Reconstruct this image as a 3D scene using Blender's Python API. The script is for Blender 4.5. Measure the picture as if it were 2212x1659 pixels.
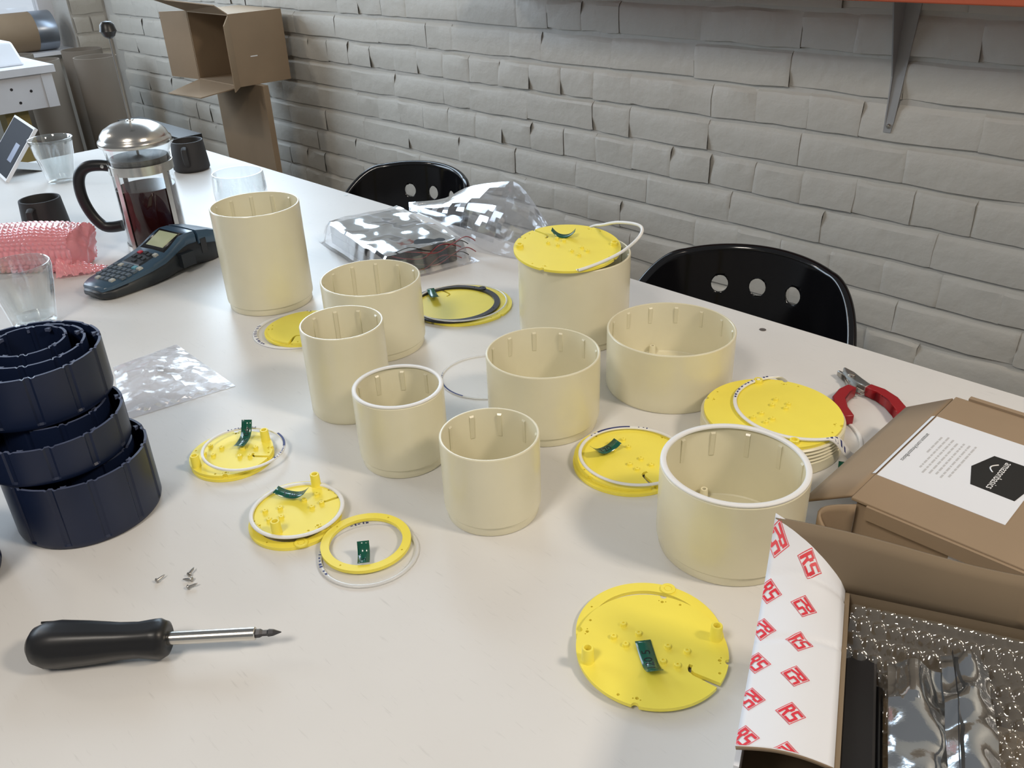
import bpy, bmesh, math, random
from math import sin, cos, pi, radians as rad, atan2, hypot, sqrt
from mathutils import Vector as V, Matrix, noise

for o in list(bpy.data.objects): bpy.data.objects.remove(o)
S = bpy.context.scene
C = S.collection
TZ = 0.74                      # height of the table top above the floor; z below is counted from the table top

# ------------------------------------------------------------------ camera, world, lights, exposure
cam = bpy.data.cameras.new('camera'); co = bpy.data.objects.new('camera', cam); C.objects.link(co)
yaw, pitch, roll = rad(-45.842), rad(28.8137), rad(-2.2371)
f = V((sin(yaw)*cos(pitch), cos(yaw)*cos(pitch), -sin(pitch)))
r0 = V((cos(yaw), -sin(yaw), 0)); u0 = r0.cross(f)
r1 = cos(roll)*r0 + sin(roll)*u0; u1 = -sin(roll)*r0 + cos(roll)*u0
M = Matrix((( r1.x, u1.x, -f.x, 0), (r1.y, u1.y, -f.y, 0), (r1.z, u1.z, -f.z, TZ+.49), (0, 0, 0, 1)))
co.matrix_world = M
cam.sensor_width = 36; cam.lens = 1850/2212*36; cam.clip_start = .02
S.camera = co

w = bpy.data.worlds.new('world'); S.world = w; w.use_nodes = True
w.node_tree.nodes['Background'].inputs[0].default_value = (.93, .96, 1, 1)
w.node_tree.nodes['Background'].inputs[1].default_value = .17

def area(name, loc, target, size, energy, col, sy=None):
    l = bpy.data.lights.new(name, 'AREA'); l.energy = energy; l.color = col; l.size = size
    if sy: l.shape = 'RECTANGLE'; l.size_y = sy
    o = bpy.data.objects.new(name, l); C.objects.link(o); o.location = V(loc)+V((0, 0, TZ))
    d = V(target)-V(loc); o.rotation_euler = d.to_track_quat('-Z', 'Y').to_euler(); return o
area('daylight_left_window', (-4.0, -.45, 1.0), (-.9, .5, .0), 1.8, 44, (.70, .84, 1), 1.2)
area('daylight_high_window', (-2.55, 1.60, .93), (-2.3, .0, .55), 2.2, 50, (.66, .83, 1), 1.1)
area('ceiling_lamp_right', (1.0, .95, 1.55), (-.5, .6, 0), .30, 17, (1, .86, .70))
area('ceiling_lamp_left', (-3.0, -.5, 1.55), (-2.3, 1.6, .0), .18, 5, (1, .89, .76))
area('ceiling_lamp_middle', (-.2, -.9, 1.7), (-.3, .7, 0), .45, 16, (1, .92, .82))

S.view_settings.view_transform = 'Standard'; S.view_settings.look = 'None'
S.view_settings.gamma = 1; S.view_settings.use_curve_mapping = False
S.view_settings.exposure = 0.18

# ------------------------------------------------------------------ materials
MT = {}
def mat(name, col=(.8, .8, .8), rough=.5, metal=0., spec=.5, noise_amt=0., noise_scale=8., bump=0., bump_scale=60., **kw):
    m = bpy.data.materials.new(name); m.use_nodes = True; nt = m.node_tree; n = nt.nodes; L = nt.links
    b = n['Principled BSDF']
    b.inputs['Base Color'].default_value = (*col, 1); b.inputs['Roughness'].default_value = rough
    b.inputs['Metallic'].default_value = metal; b.inputs['Specular IOR Level'].default_value = spec
    for k, v in kw.items():
        b.inputs[k.replace('_', ' ')].default_value = v
    tc = n.new('ShaderNodeTexCoord')
    nz = n.new('ShaderNodeTexNoise'); nz.inputs['Scale'].default_value = noise_scale; nz.inputs['Detail'].default_value = 6
    L.new(tc.outputs['Object'], nz.inputs['Vector'])
    mr = n.new('ShaderNodeMapRange'); mr.inputs[3].default_value = 1-noise_amt; mr.inputs[4].default_value = 1+noise_amt
    mr.inputs[1].default_value = .25; mr.inputs[2].default_value = .75
    L.new(nz.outputs['Fac'], mr.inputs[0])
    mx = n.new('ShaderNodeVectorMath'); mx.operation = 'SCALE'; mx.inputs[0].default_value = col
    L.new(mr.outputs[0], mx.inputs['Scale']); L.new(mx.outputs[0], b.inputs['Base Color'])
    if bump:
        n2 = n.new('ShaderNodeTexNoise'); n2.inputs['Scale'].default_value = bump_scale; n2.inputs['Detail'].default_value = 8
        L.new(tc.outputs['Object'], n2.inputs['Vector'])
        bp = n.new('ShaderNodeBump'); bp.inputs['Strength'].default_value = bump; bp.inputs['Distance'].default_value = .003
        L.new(n2.outputs['Fac'], bp.inputs['Height']); L.new(bp.outputs[0], b.inputs['Normal'])
    MT[name] = m; return m

def thin(name, tint=(1, 1, 1), base=.04, edge=.6, rough=.03, haze=0., hazecol=(.9, .9, .95), power=3., bump=0., bscale=40., gcol=(1, 1, 1)):
    """thin clear sheet: transparent body, mirror that strengthens at grazing angles, optional milky scatter"""
    m = bpy.data.materials.new(name); m.use_nodes = True; nt = m.node_tree; n = nt.nodes; L = nt.links
    n.clear(); out = n.new('ShaderNodeOutputMaterial')
    tr = n.new('ShaderNodeBsdfTransparent'); tr.inputs[0].default_value = (*tint, 1)
    gl = n.new('ShaderNodeBsdfGlossy'); gl.inputs['Roughness'].default_value = rough; gl.inputs[0].default_value = (*gcol, 1)
    df = n.new('ShaderNodeBsdfDiffuse'); df.inputs[0].default_value = (*hazecol, 1)
    lw = n.new('ShaderNodeLayerWeight'); lw.inputs[0].default_value = .5
    pw = n.new('ShaderNodeMath'); pw.operation = 'POWER'; pw.inputs[1].default_value = power
    L.new(lw.outputs['Facing'], pw.inputs[0])
    mr = n.new('ShaderNodeMapRange'); mr.inputs[3].default_value = base; mr.inputs[4].default_value = edge
    L.new(pw.outputs[0], mr.inputs[0])
    m1 = n.new('ShaderNodeMixShader'); m1.inputs[0].default_value = haze
    L.new(tr.outputs[0], m1.inputs[1]); L.new(df.outputs[0], m1.inputs[2])
    m2 = n.new('ShaderNodeMixShader'); L.new(mr.outputs[0], m2.inputs[0])
    L.new(m1.outputs[0], m2.inputs[1]); L.new(gl.outputs[0], m2.inputs[2]); L.new(m2.outputs[0], out.inputs[0])
    if bump:
        tc = n.new('ShaderNodeTexCoord'); n2 = n.new('ShaderNodeTexNoise'); n2.inputs['Scale'].default_value = bscale
        n2.inputs['Detail'].default_value = 3; L.new(tc.outputs['Object'], n2.inputs['Vector'])
        bp = n.new('ShaderNodeBump'); bp.inputs['Strength'].default_value = bump; bp.inputs['Distance'].default_value = .01
        L.new(n2.outputs['Fac'], bp.inputs['Height']); L.new(bp.outputs[0], gl.inputs['Normal']); L.new(bp.outputs[0], lw.inputs['Normal'])
    MT[name] = m; return m

mat('wall_paint', (.60, .575, .515), .55, noise_amt=.04, noise_scale=3, bump=.75, bump_scale=42)
mat('mortar_paint', (.55, .53, .485), .6, noise_amt=.04, noise_scale=5, bump=.8, bump_scale=45)
mat('floor_concrete', (.20, .19, .18), .7, noise_amt=.15, noise_scale=4)
mat('table_white', (.70, .69, .67), .36, spec=.45, noise_amt=.03, noise_scale=7, bump=.03, bump_scale=120)
mat('cream', (.74, .695, .515), .27, spec=.75, noise_amt=.02, noise_scale=30, bump=.015, bump_scale=300)
mat('yellow', (.92, .79, .10), .36, noise_amt=.02, noise_scale=40)
mat('yellow_pale', (.86, .74, .16), .34, noise_amt=.03, noise_scale=40)
mat('navy', (.006, .013, .042), .42, spec=.5, noise_amt=.1, noise_scale=30)
mat('navy_edge', (.08, .10, .17), .45, noise_amt=.15, noise_scale=80)
mat('black_gloss', (.006, .006, .007), .12, spec=.6)
mat('black_plastic', (.010, .010, .011), .38)
mat('black_ring', (.012, .014, .022), .30)
mat('mug_clay', (.022, .020, .020), .62, noise_amt=.12, noise_scale=50)
mat('mug_inside', (.045, .04, .032), .5)
mat('steel', (.62, .60, .56), .22, metal=1., noise_amt=.03, noise_scale=20)
mat('steel_dull', (.42, .41, .39), .38, metal=1.)
mat('bracket_steel', (.42, .42, .42), .5, metal=.35)
mat('dark_steel', (.08, .08, .085), .35, metal=.9)
mat('coffee', (.026, .0035, .0035), .12, spec=.15)
mat('filter_mesh', (.10, .10, .095), .5, metal=.5, noise_amt=.3, noise_scale=200)
mat('gasket', (.80, .80, .79), .40, spec=.4)
mat('gasket_print', (.02, .03, .16), .5)
mat('tape_green', (.006, .095, .060), .16, spec=.7)
mat('tape_ink', (.004, .004, .004), .5)
mat('cardboard', (.30, .215, .135), .75, noise_amt=.06, noise_scale=12)
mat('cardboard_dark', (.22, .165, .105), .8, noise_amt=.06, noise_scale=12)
mat('tube_card', (.19, .155, .12), .8, noise_amt=.05, noise_scale=6)
mat('paper', (.74, .76, .80), .55, noise_amt=.015)
mat('paper_grey', (.62, .60, .60), .6)
mat('ink_black', (.010, .011, .011), .5)
mat('ink_grey', (.50, .50, .51), .6)
mat('ink_white', (.85, .85, .85), .6)
mat('red_print', (.68, .035, .055), .5)
mat('red_grip', (.30, .008, .014), .35)
mat('pink_wrap', (.92, .40, .44), .13, Transmission_Weight=.35, IOR=1.28, noise_amt=.05)
mat('lcd', (.40, .43, .27), .25)
mat('printer_blue', (.040, .080, .125), .28, spec=.6)
mat('printer_black', (.014, .017, .021), .4)
mat('key_grey', (.075, .10, .125), .45)
mat('key_light', (.42, .42, .38), .45)
mat('key_red', (.45, .03, .05), .45)
mat('key_cyan', (.12, .32, .40), .45)
mat('battery_black', (.010, .010, .011), .6, spec=.25)
mat('wire_red', (.20, .010, .018), .4)
mat('wire_black', (.02, .02, .02), .4)
mat('shelf_orange', (.42, .085, .035), .5, noise_amt=.06)
mat('bench_white', (.66, .66, .68), .5, noise_amt=.07, noise_scale=10)
mat('bench_wood', (.34, .27, .10), .6, noise_amt=.12, noise_scale=10)
mat('device_white', (.72, .74, .78), .4)
mat('metal_tape', (.34, .38, .44), .28, metal=.8)
mat('foil', (.50, .53, .56), .10, metal=.9, bump=.25, bump_scale=30)
mat('frame_white', (.80, .80, .82), .45)
mat('screen_dark', (.010, .012, .02), .5, spec=.04)
mat('screen_patch', (.06, .09, .20), .3)
mat('foam_black', (.010, .010, .012), .45)
def table_finish():
    m = MT['table_white']; n = m.node_tree.nodes; L = m.node_tree.links; b = n['Principled BSDF']; src = b.inputs['Base Color'].links[0].from_socket
    tc = n.new('ShaderNodeTexCoord'); mp = n.new('ShaderNodeMapping'); mp.inputs['Scale'].default_value = (45, 420, 1); mp.inputs['Rotation'].default_value = (0, 0, .55)
    L.new(tc.outputs['Object'], mp.inputs[0]); g = n.new('ShaderNodeTexNoise'); g.inputs['Scale'].default_value = 1; g.inputs['Detail'].default_value = 4; L.new(mp.outputs[0], g.inputs['Vector'])
    r = n.new('ShaderNodeMapRange'); r.inputs[1].default_value = .64; r.inputs[2].default_value = .80; r.inputs[3].default_value = 1; r.inputs[4].default_value = .86; L.new(g.outputs['Fac'], r.inputs[0])
    v = n.new('ShaderNodeTexVoronoi'); v.inputs['Scale'].default_value = 26; L.new(tc.outputs['Object'], v.inputs['Vector'])
    r2 = n.new('ShaderNodeMapRange'); r2.inputs[1].default_value = .012; r2.inputs[2].default_value = .030; r2.inputs[3].default_value = .45; r2.inputs[4].default_value = 1; L.new(v.outputs['Distance'], r2.inputs[0])
    # only some of the cells carry a speck
    sp = n.new('ShaderNodeSeparateColor'); L.new(v.outputs['Color'], sp.inputs[0]); gt = n.new('ShaderNodeMath'); gt.operation = 'GREATER_THAN'; gt.inputs[1].default_value = .16; L.new(sp.outputs[0], gt.inputs[0])
    mx_ = n.new('ShaderNodeMath'); mx_.operation = 'MAXIMUM'; L.new(r2.outputs[0], mx_.inputs[0]); L.new(gt.outputs[0], mx_.inputs[1])
    mu = n.new('ShaderNodeMath'); mu.operation = 'MULTIPLY'; L.new(r.outputs[0], mu.inputs[0]); L.new(mx_.outputs[0], mu.inputs[1])
    sc = n.new('ShaderNodeVectorMath'); sc.operation = 'SCALE'; L.new(src, sc.inputs[0]); L.new(mu.outputs[0], sc.inputs['Scale']); L.new(sc.outputs[0], b.inputs['Base Color'])
table_finish()
thin('glass', (.96, .97, .97), .05, .85, .02, .0, power=2.2)
thin('glass_facet', (.90, .92, .92), .08, .85, .03, .02, (.85, .88, .9), 1.6)
thin('bag_clear', (.97, .97, .985), .20, .80, .09, .015, (.8, .83, .9), 1.6, .10, 12)
thin('bag_milky', (.97, .97, .98), .03, .38, .18, .30, (.88, .89, .93), 2.0, .2, 30)
thin('bubble_clear', (.80, .79, .74), .12, .8, .08, .12, (.5, .49, .45), 1.6, .2, 60)
thin('gasket_clear', (.95, .95, .94), .05, .30, .25, .62, (.84, .84, .83), 2.)

# ------------------------------------------------------------------ mesh helpers
def obj(name, me, m=None, parent=None, loc=None, rot=None):
    o = bpy.data.objects.new(name, me); C.objects.link(o)
    if m is not None:
        if len(me.materials): me.materials.clear()
        for q in (m if isinstance(m, (list, tuple)) else [m]): me.materials.append(MT[q])
    if parent is not None: o.parent = parent
    if loc is not None: o.location = loc
    if rot is not None: o.rotation_euler = rot
    return o
def inst(name, me, parent, loc=(0, 0, 0), rot=(0, 0, 0)):
    o = bpy.data.objects.new(name, me); C.objects.link(o); o.parent = parent; o.location = loc; o.rotation_euler = rot; return o
def tag(o, label, cat, group=None):
    o['label'] = label; o['category'] = cat
    if group: o['group'] = group
    return o
def thing(name, label, cat, loc=(0, 0, 0), rz=0., group=None, rot=None):
    o = bpy.data.objects.new(name, None); C.objects.link(o); o.empty_display_size = .02
    o.location = (loc[0], loc[1], loc[2]+TZ); o.rotation_euler = rot if rot else (0, 0, rz)
    return tag(o, label, cat, group)

class MB:
    def __init__(s): s.v = []; s.f = []; s.mi = []; s.cur = 0
    def add(s, vs, fs):
        b = len(s.v); s.v += [tuple(p) for p in vs]; s.f += [tuple(b+i for i in q) for q in fs]; s.mi += [s.cur]*len(fs); return s
    def box(s, x0, x1, y0, y1, z0, z1, Mx=None):
        vs = [V((x, y, z)) for z in (z0, z1) for y in (y0, y1) for x in (x0, x1)]
        if Mx: vs = [Mx @ p for p in vs]
        return s.add(vs, [(0, 2, 3, 1), (4, 5, 7, 6), (0, 1, 5, 4), (2, 6, 7, 3), (0, 4, 6, 2), (1, 3, 7, 5)])
    def lathe(s, prof, n=64, a0=0., a1=2*pi, Mx=None, fn=None):
        """revolve (r, z) points about z; r = 0 ends collapse to a pole"""
        full = abs(a1-a0-2*pi) < 1e-6; k = n if full else n+1; rows = []
        base = len(s.v)
        for (r, z) in prof:
            if r < 1e-7:
                p = V((0, 0, z)); p = Mx @ p if Mx else p; rows.append([len(s.v)]*k); s.v.append(tuple(p))
            else:
                row = []
                for i in range(k):
                    a = a0+(a1-a0)*i/n; rr, zz = (fn(a, r, z) if fn else (r, z))
                    p = V((rr*cos(a), rr*sin(a), zz)); p = Mx @ p if Mx else p; row.append(len(s.v)); s.v.append(tuple(p))
                rows.append(row)
        for A, B in zip(rows[:-1], rows[1:]):
            for i in range(n):
                j = (i+1) % k; q = [A[i], A[j], B[j], B[i]]; q2 = []
                for t in q:
                    if t not in q2: q2.append(t)
                if len(q2) > 2: s.f.append(tuple(q2)); s.mi.append(s.cur)
        return s
    def tube(s, pts, rr, n=10, cap=True, sx=1., sy=1.):
        """sweep an ellipse along a polyline; rr number or list"""
        pts = [V(p) for p in pts]; m = len(pts); rows = []; up = None
        for i, p in enumerate(pts):
            d = (pts[min(i+1, m-1)]-pts[max(i-1, 0)]).normalized()
            if up is None:
                up = V((0, 0, 1)) if abs(d.z) < .9 else V((1, 0, 0))
            x = up.cross(d).normalized(); up = d.cross(x).normalized(); r = rr[i] if isinstance(rr, (list, tuple)) else rr
            row = []
            for k in range(n):
                a = 2*pi*k/n; q = p+x*(cos(a)*r*sx)+up*(sin(a)*r*sy); row.append(len(s.v)); s.v.append(tuple(q))
            rows.append(row)
        for A, B in zip(rows[:-1], rows[1:]):
            for k in range(n): s.f.append((A[k], A[(k+1) % n], B[(k+1) % n], B[k])); s.mi.append(s.cur)
        if cap:
            s.f.append(tuple(reversed(rows[0]))); s.mi.append(s.cur); s.f.append(tuple(rows[-1])); s.mi.append(s.cur)
        return s
    def grid(s, fn, nu, nv, flip=False):
        b = len(s.v)
        for j in range(nv+1):
            for i in range(nu+1): s.v.append(tuple(fn(i/nu, j/nv)))
        for j in range(nv):
            for i in range(nu):
                q = (b+j*(nu+1)+i, b+j*(nu+1)+i+1, b+(j+1)*(nu+1)+i+1, b+(j+1)*(nu+1)+i)
                s.f.append(tuple(reversed(q)) if flip else q); s.mi.append(s.cur)
        return s
    def prism(s, poly, z0, z1, Mx=None):
        n = len(poly); vs = [V((x, y, z0)) for x, y in poly]+[V((x, y, z1)) for x, y in poly]
        if Mx: vs = [Mx @ p for p in vs]
        return s.add(vs, [tuple(reversed(range(n))), tuple(range(n, 2*n))]+[(i, (i+1) % n, n+(i+1) % n, n+i) for i in range(n)])
    def mesh(s, name, smooth=True, ang=35):
        me = bpy.data.meshes.new(name); me.from_pydata(s.v, [], s.f); me.polygons.foreach_set('material_index', s.mi)
        bm = bmesh.new(); bm.from_mesh(me); bmesh.ops.remove_doubles(bm, verts=bm.verts, dist=1e-6)
        bmesh.ops.recalc_face_normals(bm, faces=bm.faces)
        if smooth:
            for fc in bm.faces: fc.smooth = True
            for e in bm.edges:
                if len(e.link_faces) == 2 and e.calc_face_angle(0) > rad(ang): e.smooth = False
        bm.to_mesh(me); bm.free(); me.update(); return me
    def build(s, name, m, parent=None, loc=None, rot=None, smooth=True, ang=35):
        return obj(name, s.mesh(name, smooth, ang), m, parent, loc, rot)
def bevel(o, wdt, seg=2):
    md = o.modifiers.new('bevel', 'BEVEL'); md.width = wdt; md.segments = seg; md.limit_method = 'ANGLE'; md.angle_limit = rad(40); return o
def solid(o, t, off=0.):
    md = o.modifiers.new('solid', 'SOLIDIFY'); md.thickness = t; md.offset = off; return o
def struct(o): o['kind'] = 'structure'; return o

def flat_mesh(name, splines, t):
    """filled flat shape with holes, extruded to thickness t, sitting on z = 0"""
    cu = bpy.data.curves.new(name, 'CURVE'); cu.dimensions = '2D'; cu.fill_mode = 'BOTH'; cu.extrude = t/2
    for pts in splines:
        sp = cu.splines.new('POLY'); sp.points.add(len(pts)-1); sp.use_cyclic_u = True
        for p, q in zip(sp.points, pts): p.co = (q[0], q[1], 0, 1)
    o = bpy.data.objects.new(name, cu); C.objects.link(o); bpy.context.view_layer.update()
    me = bpy.data.meshes.new_from_object(o.evaluated_get(bpy.context.evaluated_depsgraph_get()))
    bpy.data.objects.remove(o); bpy.data.curves.remove(cu)
    for v in me.vertices: v.co.z += t/2
    me.name = name; return me
def text_mesh(txt, size):
    cu = bpy.data.curves.new('lettering', 'FONT'); cu.body = txt; cu.size = size; cu.align_x = 'CENTER'; cu.align_y = 'CENTER'; cu.resolution_u = 3
    o = bpy.data.objects.new('lettering', cu); C.objects.link(o); bpy.context.view_layer.update()
    me = bpy.data.meshes.new_from_object(o.evaluated_get(bpy.context.evaluated_depsgraph_get()))
    bpy.data.objects.remove(o); bpy.data.curves.remove(cu); return me
def circle(x, y, r, n=14): return [(x+r*cos(2*pi*i/n), y+r*sin(2*pi*i/n)) for i in range(n)]
RND = random.Random(7)

# ------------------------------------------------------------------ the room
YW, XL = 1.65, -4.20
fl = struct(MB().box(-5.2, 2.6, -3, 1.9, -.06, 0).build('floor', 'floor_concrete', smooth=False))
wb = struct(MB().box(XL-.3, 2.6, YW+.006, YW+.25, 0, 2.7).build('wall_back', 'mortar_paint', smooth=False))
wl = struct(MB().box(XL-.35, XL-.006, 1.50, YW+.25, 0, 2.7).box(XL-.35, XL-.10, .1, 1.50, 0, TZ+.02).box(XL-.35, XL-.006, -3, .1, 0, 2.7)
            .box(XL-.35, XL-.006, .1, 1.50, TZ+1.5, 2.7).build('wall_left', 'mortar_paint', smooth=False))

def brick_mesh(x0, x1, z0, z1, place, proud=.0085):
    W, Hh = x1-x0, z1-z0
    us = [0, .0016/W, .010/W, .36, .66, 1-.010/W, 1-.0016/W, 1]; vs = [0, .0010/Hh, .006/Hh, .5, 1-.012/Hh, 1-.0058/Hh, 1]
    mb = MB(); tilt = RND.uniform(-.0009, .0009); lean = RND.uniform(-.0007, .0007); lift = RND.uniform(-.0009, .0009)
    chip = RND.choice([(0, 0), (1, 0), (0, 1), (1, 1)]) if RND.random() < .5 else None; cr = RND.uniform(.012, .035); e0 = RND.choice([.82, .88, .93, .96, .98])
    def fn(u, v):
        i = round(u*7); j = round(v*6); uu, vv = us[i], vs[j]
        x = x0+uu*W; z = z0+vv*Hh
        ei, ej = min(i, 7-i), min(j, 6-j)
        d = proud*(e0, .5+.5*e0, 1, 1)[min(ei, 3)] * ((-.1, .93, 1, 1) if j < 3 else (-.1, .62, .95, 1))[min(ej, 3)] + (lift+tilt*(uu-.5)*2+lean*(vv-.5)*2)*(ej > 0)
        nn = noise.noise_vector(V((x*26, z*26, 3.7))); n2 = noise.noise_vector(V((x*70, z*70, 9.1)))
        k = 1 if min(ei, ej) < 3 else .3
        x += (nn.x*.0026+n2.x*.0014)*k; z += (nn.y*.0030+n2.y*.0016)*k; d += (nn.z*.0018+n2.z*.0012+.0022*noise.noise(V((x*9, z*14, 30.5))))*(ej > 0)
        if chip and min(ei, ej) <= 2:
            cx, cz = x0+chip[0]*W, z0+chip[1]*Hh; q = hypot(x-cx, z-cz)
            if q < cr: d *= .3
        return place(x, d, z+TZ)
    mb.grid(fn, 7, 6, flip=False); return mb
pb = lambda x, d, z: (x, YW+.0065-d, z)
rows = []
zb0 = .236-.075*14
for k in range(34):
    z0 = zb0+.075*k
    if z0+TZ < -.01 or z0 > 1.85: continue
    header = (k % 2 == 0); x = XL+RND.uniform(.02, .1)
    while x < 2.5:
        wd = (.111 if header else .224)+RND.uniform(-.006, .006)
        if RND.random() < .10: wd = .111 if not header else .22
        rows.append((x, x+wd, z0+.0034+RND.uniform(-.0012, .0012), z0+.075-.0034+RND.uniform(-.0012, .0012))); x += wd-.0004
def seen(b):
    cx, cz = (b[0]+b[1])/2, (b[2]+b[3])/2
    d = V((cx, YW, cz-.49)); t = d.dot(f)
    X, Y = 1106+1850*d.dot(r1)/t, 829.5-1850*d.dot(u1)/t
    return t > 0 and -90 < X < 2300 and -70 < Y < 345+.31*(X-420)+40 and X > 190
near = sorted([b for b in rows if seen(b)], key=lambda b: hypot(b[0], b[2]))[:292]; ns = set(near)
for b in near: brick_mesh(*b, pb).build('brick', 'wall_paint', wb, ang=24)
rest = MB()
for b in rows:
    if b not in ns: m = brick_mesh(*b, pb); rest.add(m.v, m.f)
rest.build('outer_bricks', 'wall_paint', wb, ang=24)['kind'] = 'stuff'
pl = lambda x, d, z: (XL-.0065+d, x, z)
for k in range(5):                                         # the few courses of the left wall that show beside the corner
    z0 = -.064-.075+.075*k
    for (a, b) in (((1.507, 1.575), (1.583, 1.645)) if k % 2 else ((1.507, 1.645),)):
        brick_mesh(a, b, z0+.005, z0+.07, pl).build('brick', 'wall_paint', wl, ang=24)
# window opening in the left wall
wn = struct(bpy.data.objects.new('window_1', None)); C.objects.link(wn); wn.location = (XL-.22, .8, TZ+.76)
fr = MB(); fr.box(-.03, .03, -.70, -.64, -.73, .73); fr.box(-.03, .03, .64, .70, -.73, .73); fr.box(-.03, .03, -.64, .64, -.73, -.66)
fr.box(-.03, .03, -.64, .64, .66, .73); fr.box(-.02, .02, -.02, .02, -.66, .66); fr.build('window_frame', 'frame_white', wn, smooth=False)
for s in (-1, 1): MB().box(-.004, .004, min(s*.02, s*.64), max(s*.02, s*.64), -.66, .66).build('pane', 'glass', wn, smooth=False)
MB().box(-.02, .215, -.70, .70, -.745, -.73).build('window_sill', 'frame_white', wn, smooth=False)

em = bpy.data.materials.new('outdoor_sky'); em.use_nodes = True; nd = em.node_tree.nodes; nd.clear()
e_ = nd.new('ShaderNodeEmission'); e_.inputs[0].default_value = (.80, .88, 1, 1); e_.inputs[1].default_value = .75
em.node_tree.links.new(e_.outputs[0], nd.new('ShaderNodeOutputMaterial').inputs[0]); MT['outdoor_sky'] = em
MB().box(-.10, -.098, -.70, .70, -.73, .73).build('sky_view', 'outdoor_sky', wn, smooth=False)
w2 = struct(bpy.data.objects.new('window_2', None)); C.objects.link(w2); w2.location = (-2.55, YW-.012, TZ+.95)
f2 = MB(); f2.box(-1.2, 1.2, -.03, 0, .60, .66); f2.box(-1.2, 1.2, -.03, 0, -.60, -.56); f2.box(-1.2, -1.14, -.03, 0, -.56, .60); f2.box(1.14, 1.2, -.03, 0, -.56, .60)
f2.build('window_frame', 'frame_white', w2, smooth=False)

# ------------------------------------------------------------------ table
T = thing('work_table', 'long white-topped work table covered with printed parts and tools', 'table', (-1.0, .43, -TZ))
tt = MB().box(-1.31, 1.35, -.55, .545, TZ-.026, TZ).build('table_top', 'table_white', T, smooth=False); bevel(tt, .0015)
for sx in (-1.18, 1.22):
    for sy in (-.45, .44): MB().box(sx-.03, sx+.03, sy-.03, sy+.03, 0, TZ-.026).build('leg', 'bench_wood', T, smooth=False)
for sy in (-.45, .44): MB().box(-1.15, 1.19, sy-.012, sy+.012, TZ-.12, TZ-.026).build('apron', 'bench_wood', T, smooth=False)
for (x, y, rr) in ((-.451, .531, .004), (.505, .512, .0045)):
    MB().lathe([(0, .0004), (rr, .0004), (rr, 0)], 16).build('screw_plug', 'steel_dull', T, loc=(x, y, TZ))

# ------------------------------------------------------------------ wall shelf and its bracket
sh = MB().box(-1.7, .5, 1.40, YW-.002, TZ+.352, TZ+.384).build('wall_shelf', 'shelf_orange', smooth=False); bevel(sh, .002)
tag(sh, 'orange wooden wall shelf carried by a grey steel bracket on the brick wall', 'shelf')
B = thing('shelf_bracket', 'grey tapered steel shelf bracket screwed to the painted brick wall', 'bracket', (-.656, YW-.002, .105))
MB().add([(x, y, z) for y in (0, -.003) for (x, z) in ((-.012, 0), (.002, 0), (.005, .02), (.019, .245), (-.012, .245))],
         [(0, 1, 2, 3, 4), (9, 8, 7, 6, 5)]+[(i, 5+i, 5+(i+1) % 5, (i+1) % 5) for i in range(5)]).build('wall_plate', 'bracket_steel', B, smooth=False)
MB().add([(-.012, -.003, .004), (-.012, -.003, .2435), (-.012, -.060, .2435), (-.012, -.008, .10), (-.0095, -.003, .004), (-.0095, -.003, .2435), (-.0095, -.060, .2435), (-.0095, -.008, .10)],
         [(0, 1, 2, 3), (7, 6, 5, 4), (0, 4, 5, 1), (1, 5, 6, 2), (2, 6, 7, 3), (3, 7, 4, 0)]).build('raised_lip', 'bracket_steel', B, smooth=False)
MB().box(-.012, .019, -.16, 0, .2435, .2465).build('arm', 'bracket_steel', B, smooth=False)
for z in (.012, .228):
    MB().lathe([(0, .0035), (.003, .003), (.0045, .0015), (.0048, 0)], 14).build('screw', 'steel', B, loc=(-.003 if z < .1 else .004, -.003, z), rot=(pi/2, 0, 0))

# ------------------------------------------------------------------ cream printed cups
def make_cup(name, label, x, y, R, h, ribs=10, rlen=.026, step=True, rot0=0., taper_ribs=True):
    t = thing(name, label, 'cup', (x, y, 0), rot0, 'cream printed cups')
    w_ = .0026; Ri = R-w_; Rb = R-.0022 if step else R-.0008
    prof = [(0, 0), (Rb-.0022, 0), (Rb-.0006, .0006), (Rb, .002)]
    prof += [(Rb, .0085), (R-.0003, .0108)] if step else [(R, .004)]
    prof += [(R, .014), (R, h-.0010), (R-.0004, h-.0003), (R-.0009, h), (Ri+.0007, h), (Ri+.0002, h-.0004), (Ri, h-.001),
             (Ri, .0085), (Ri-.0012, .0075), (Ri-.010, .0075), (Ri-.0108, .0055), (0, .0055)]
    MB().lathe(prof, 112).build('body', 'cream', t, ang=28)
    rm = MB(); zt, zb = h-.0045, h-.0045-rlen; d0 = .0013
    rm.add([(Ri+.0004, -.0022, zb), (Ri+.0004, .0022, zb), (Ri-d0*.5, -.0019, zb+.001), (Ri-d0*.5, .0019, zb+.001),
            (Ri+.0004, -.0022, zt), (Ri+.0004, .0022, zt), (Ri-d0, -.0019, zt-.002), (Ri-d0, .0019, zt-.002)],
           [(0, 1, 3, 2), (4, 6, 7, 5), (0, 2, 6, 4), (1, 5, 7, 3), (2, 3, 7, 6), (0, 4, 5, 1)])
    me = rm.mesh('rib'); me.materials.append(MT['cream'])
    for i in range(ribs): inst('rib', me, t, rot=(0, 0, 2*pi*i/ribs))
    bm_ = MB().lathe([(.0042, 0), (.0036, .010), (.0032, .0115), (.0018, .0115), (.0018, .004)], 16).mesh('inner_boss'); bm_.materials.append(MT['cream'])
    for i in range(2): inst('inner_boss', bm_, t, ((Ri-.0055)*cos(2.2+pi*i), (Ri-.0055)*sin(2.2+pi*i), .0072))
    return t
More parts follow.
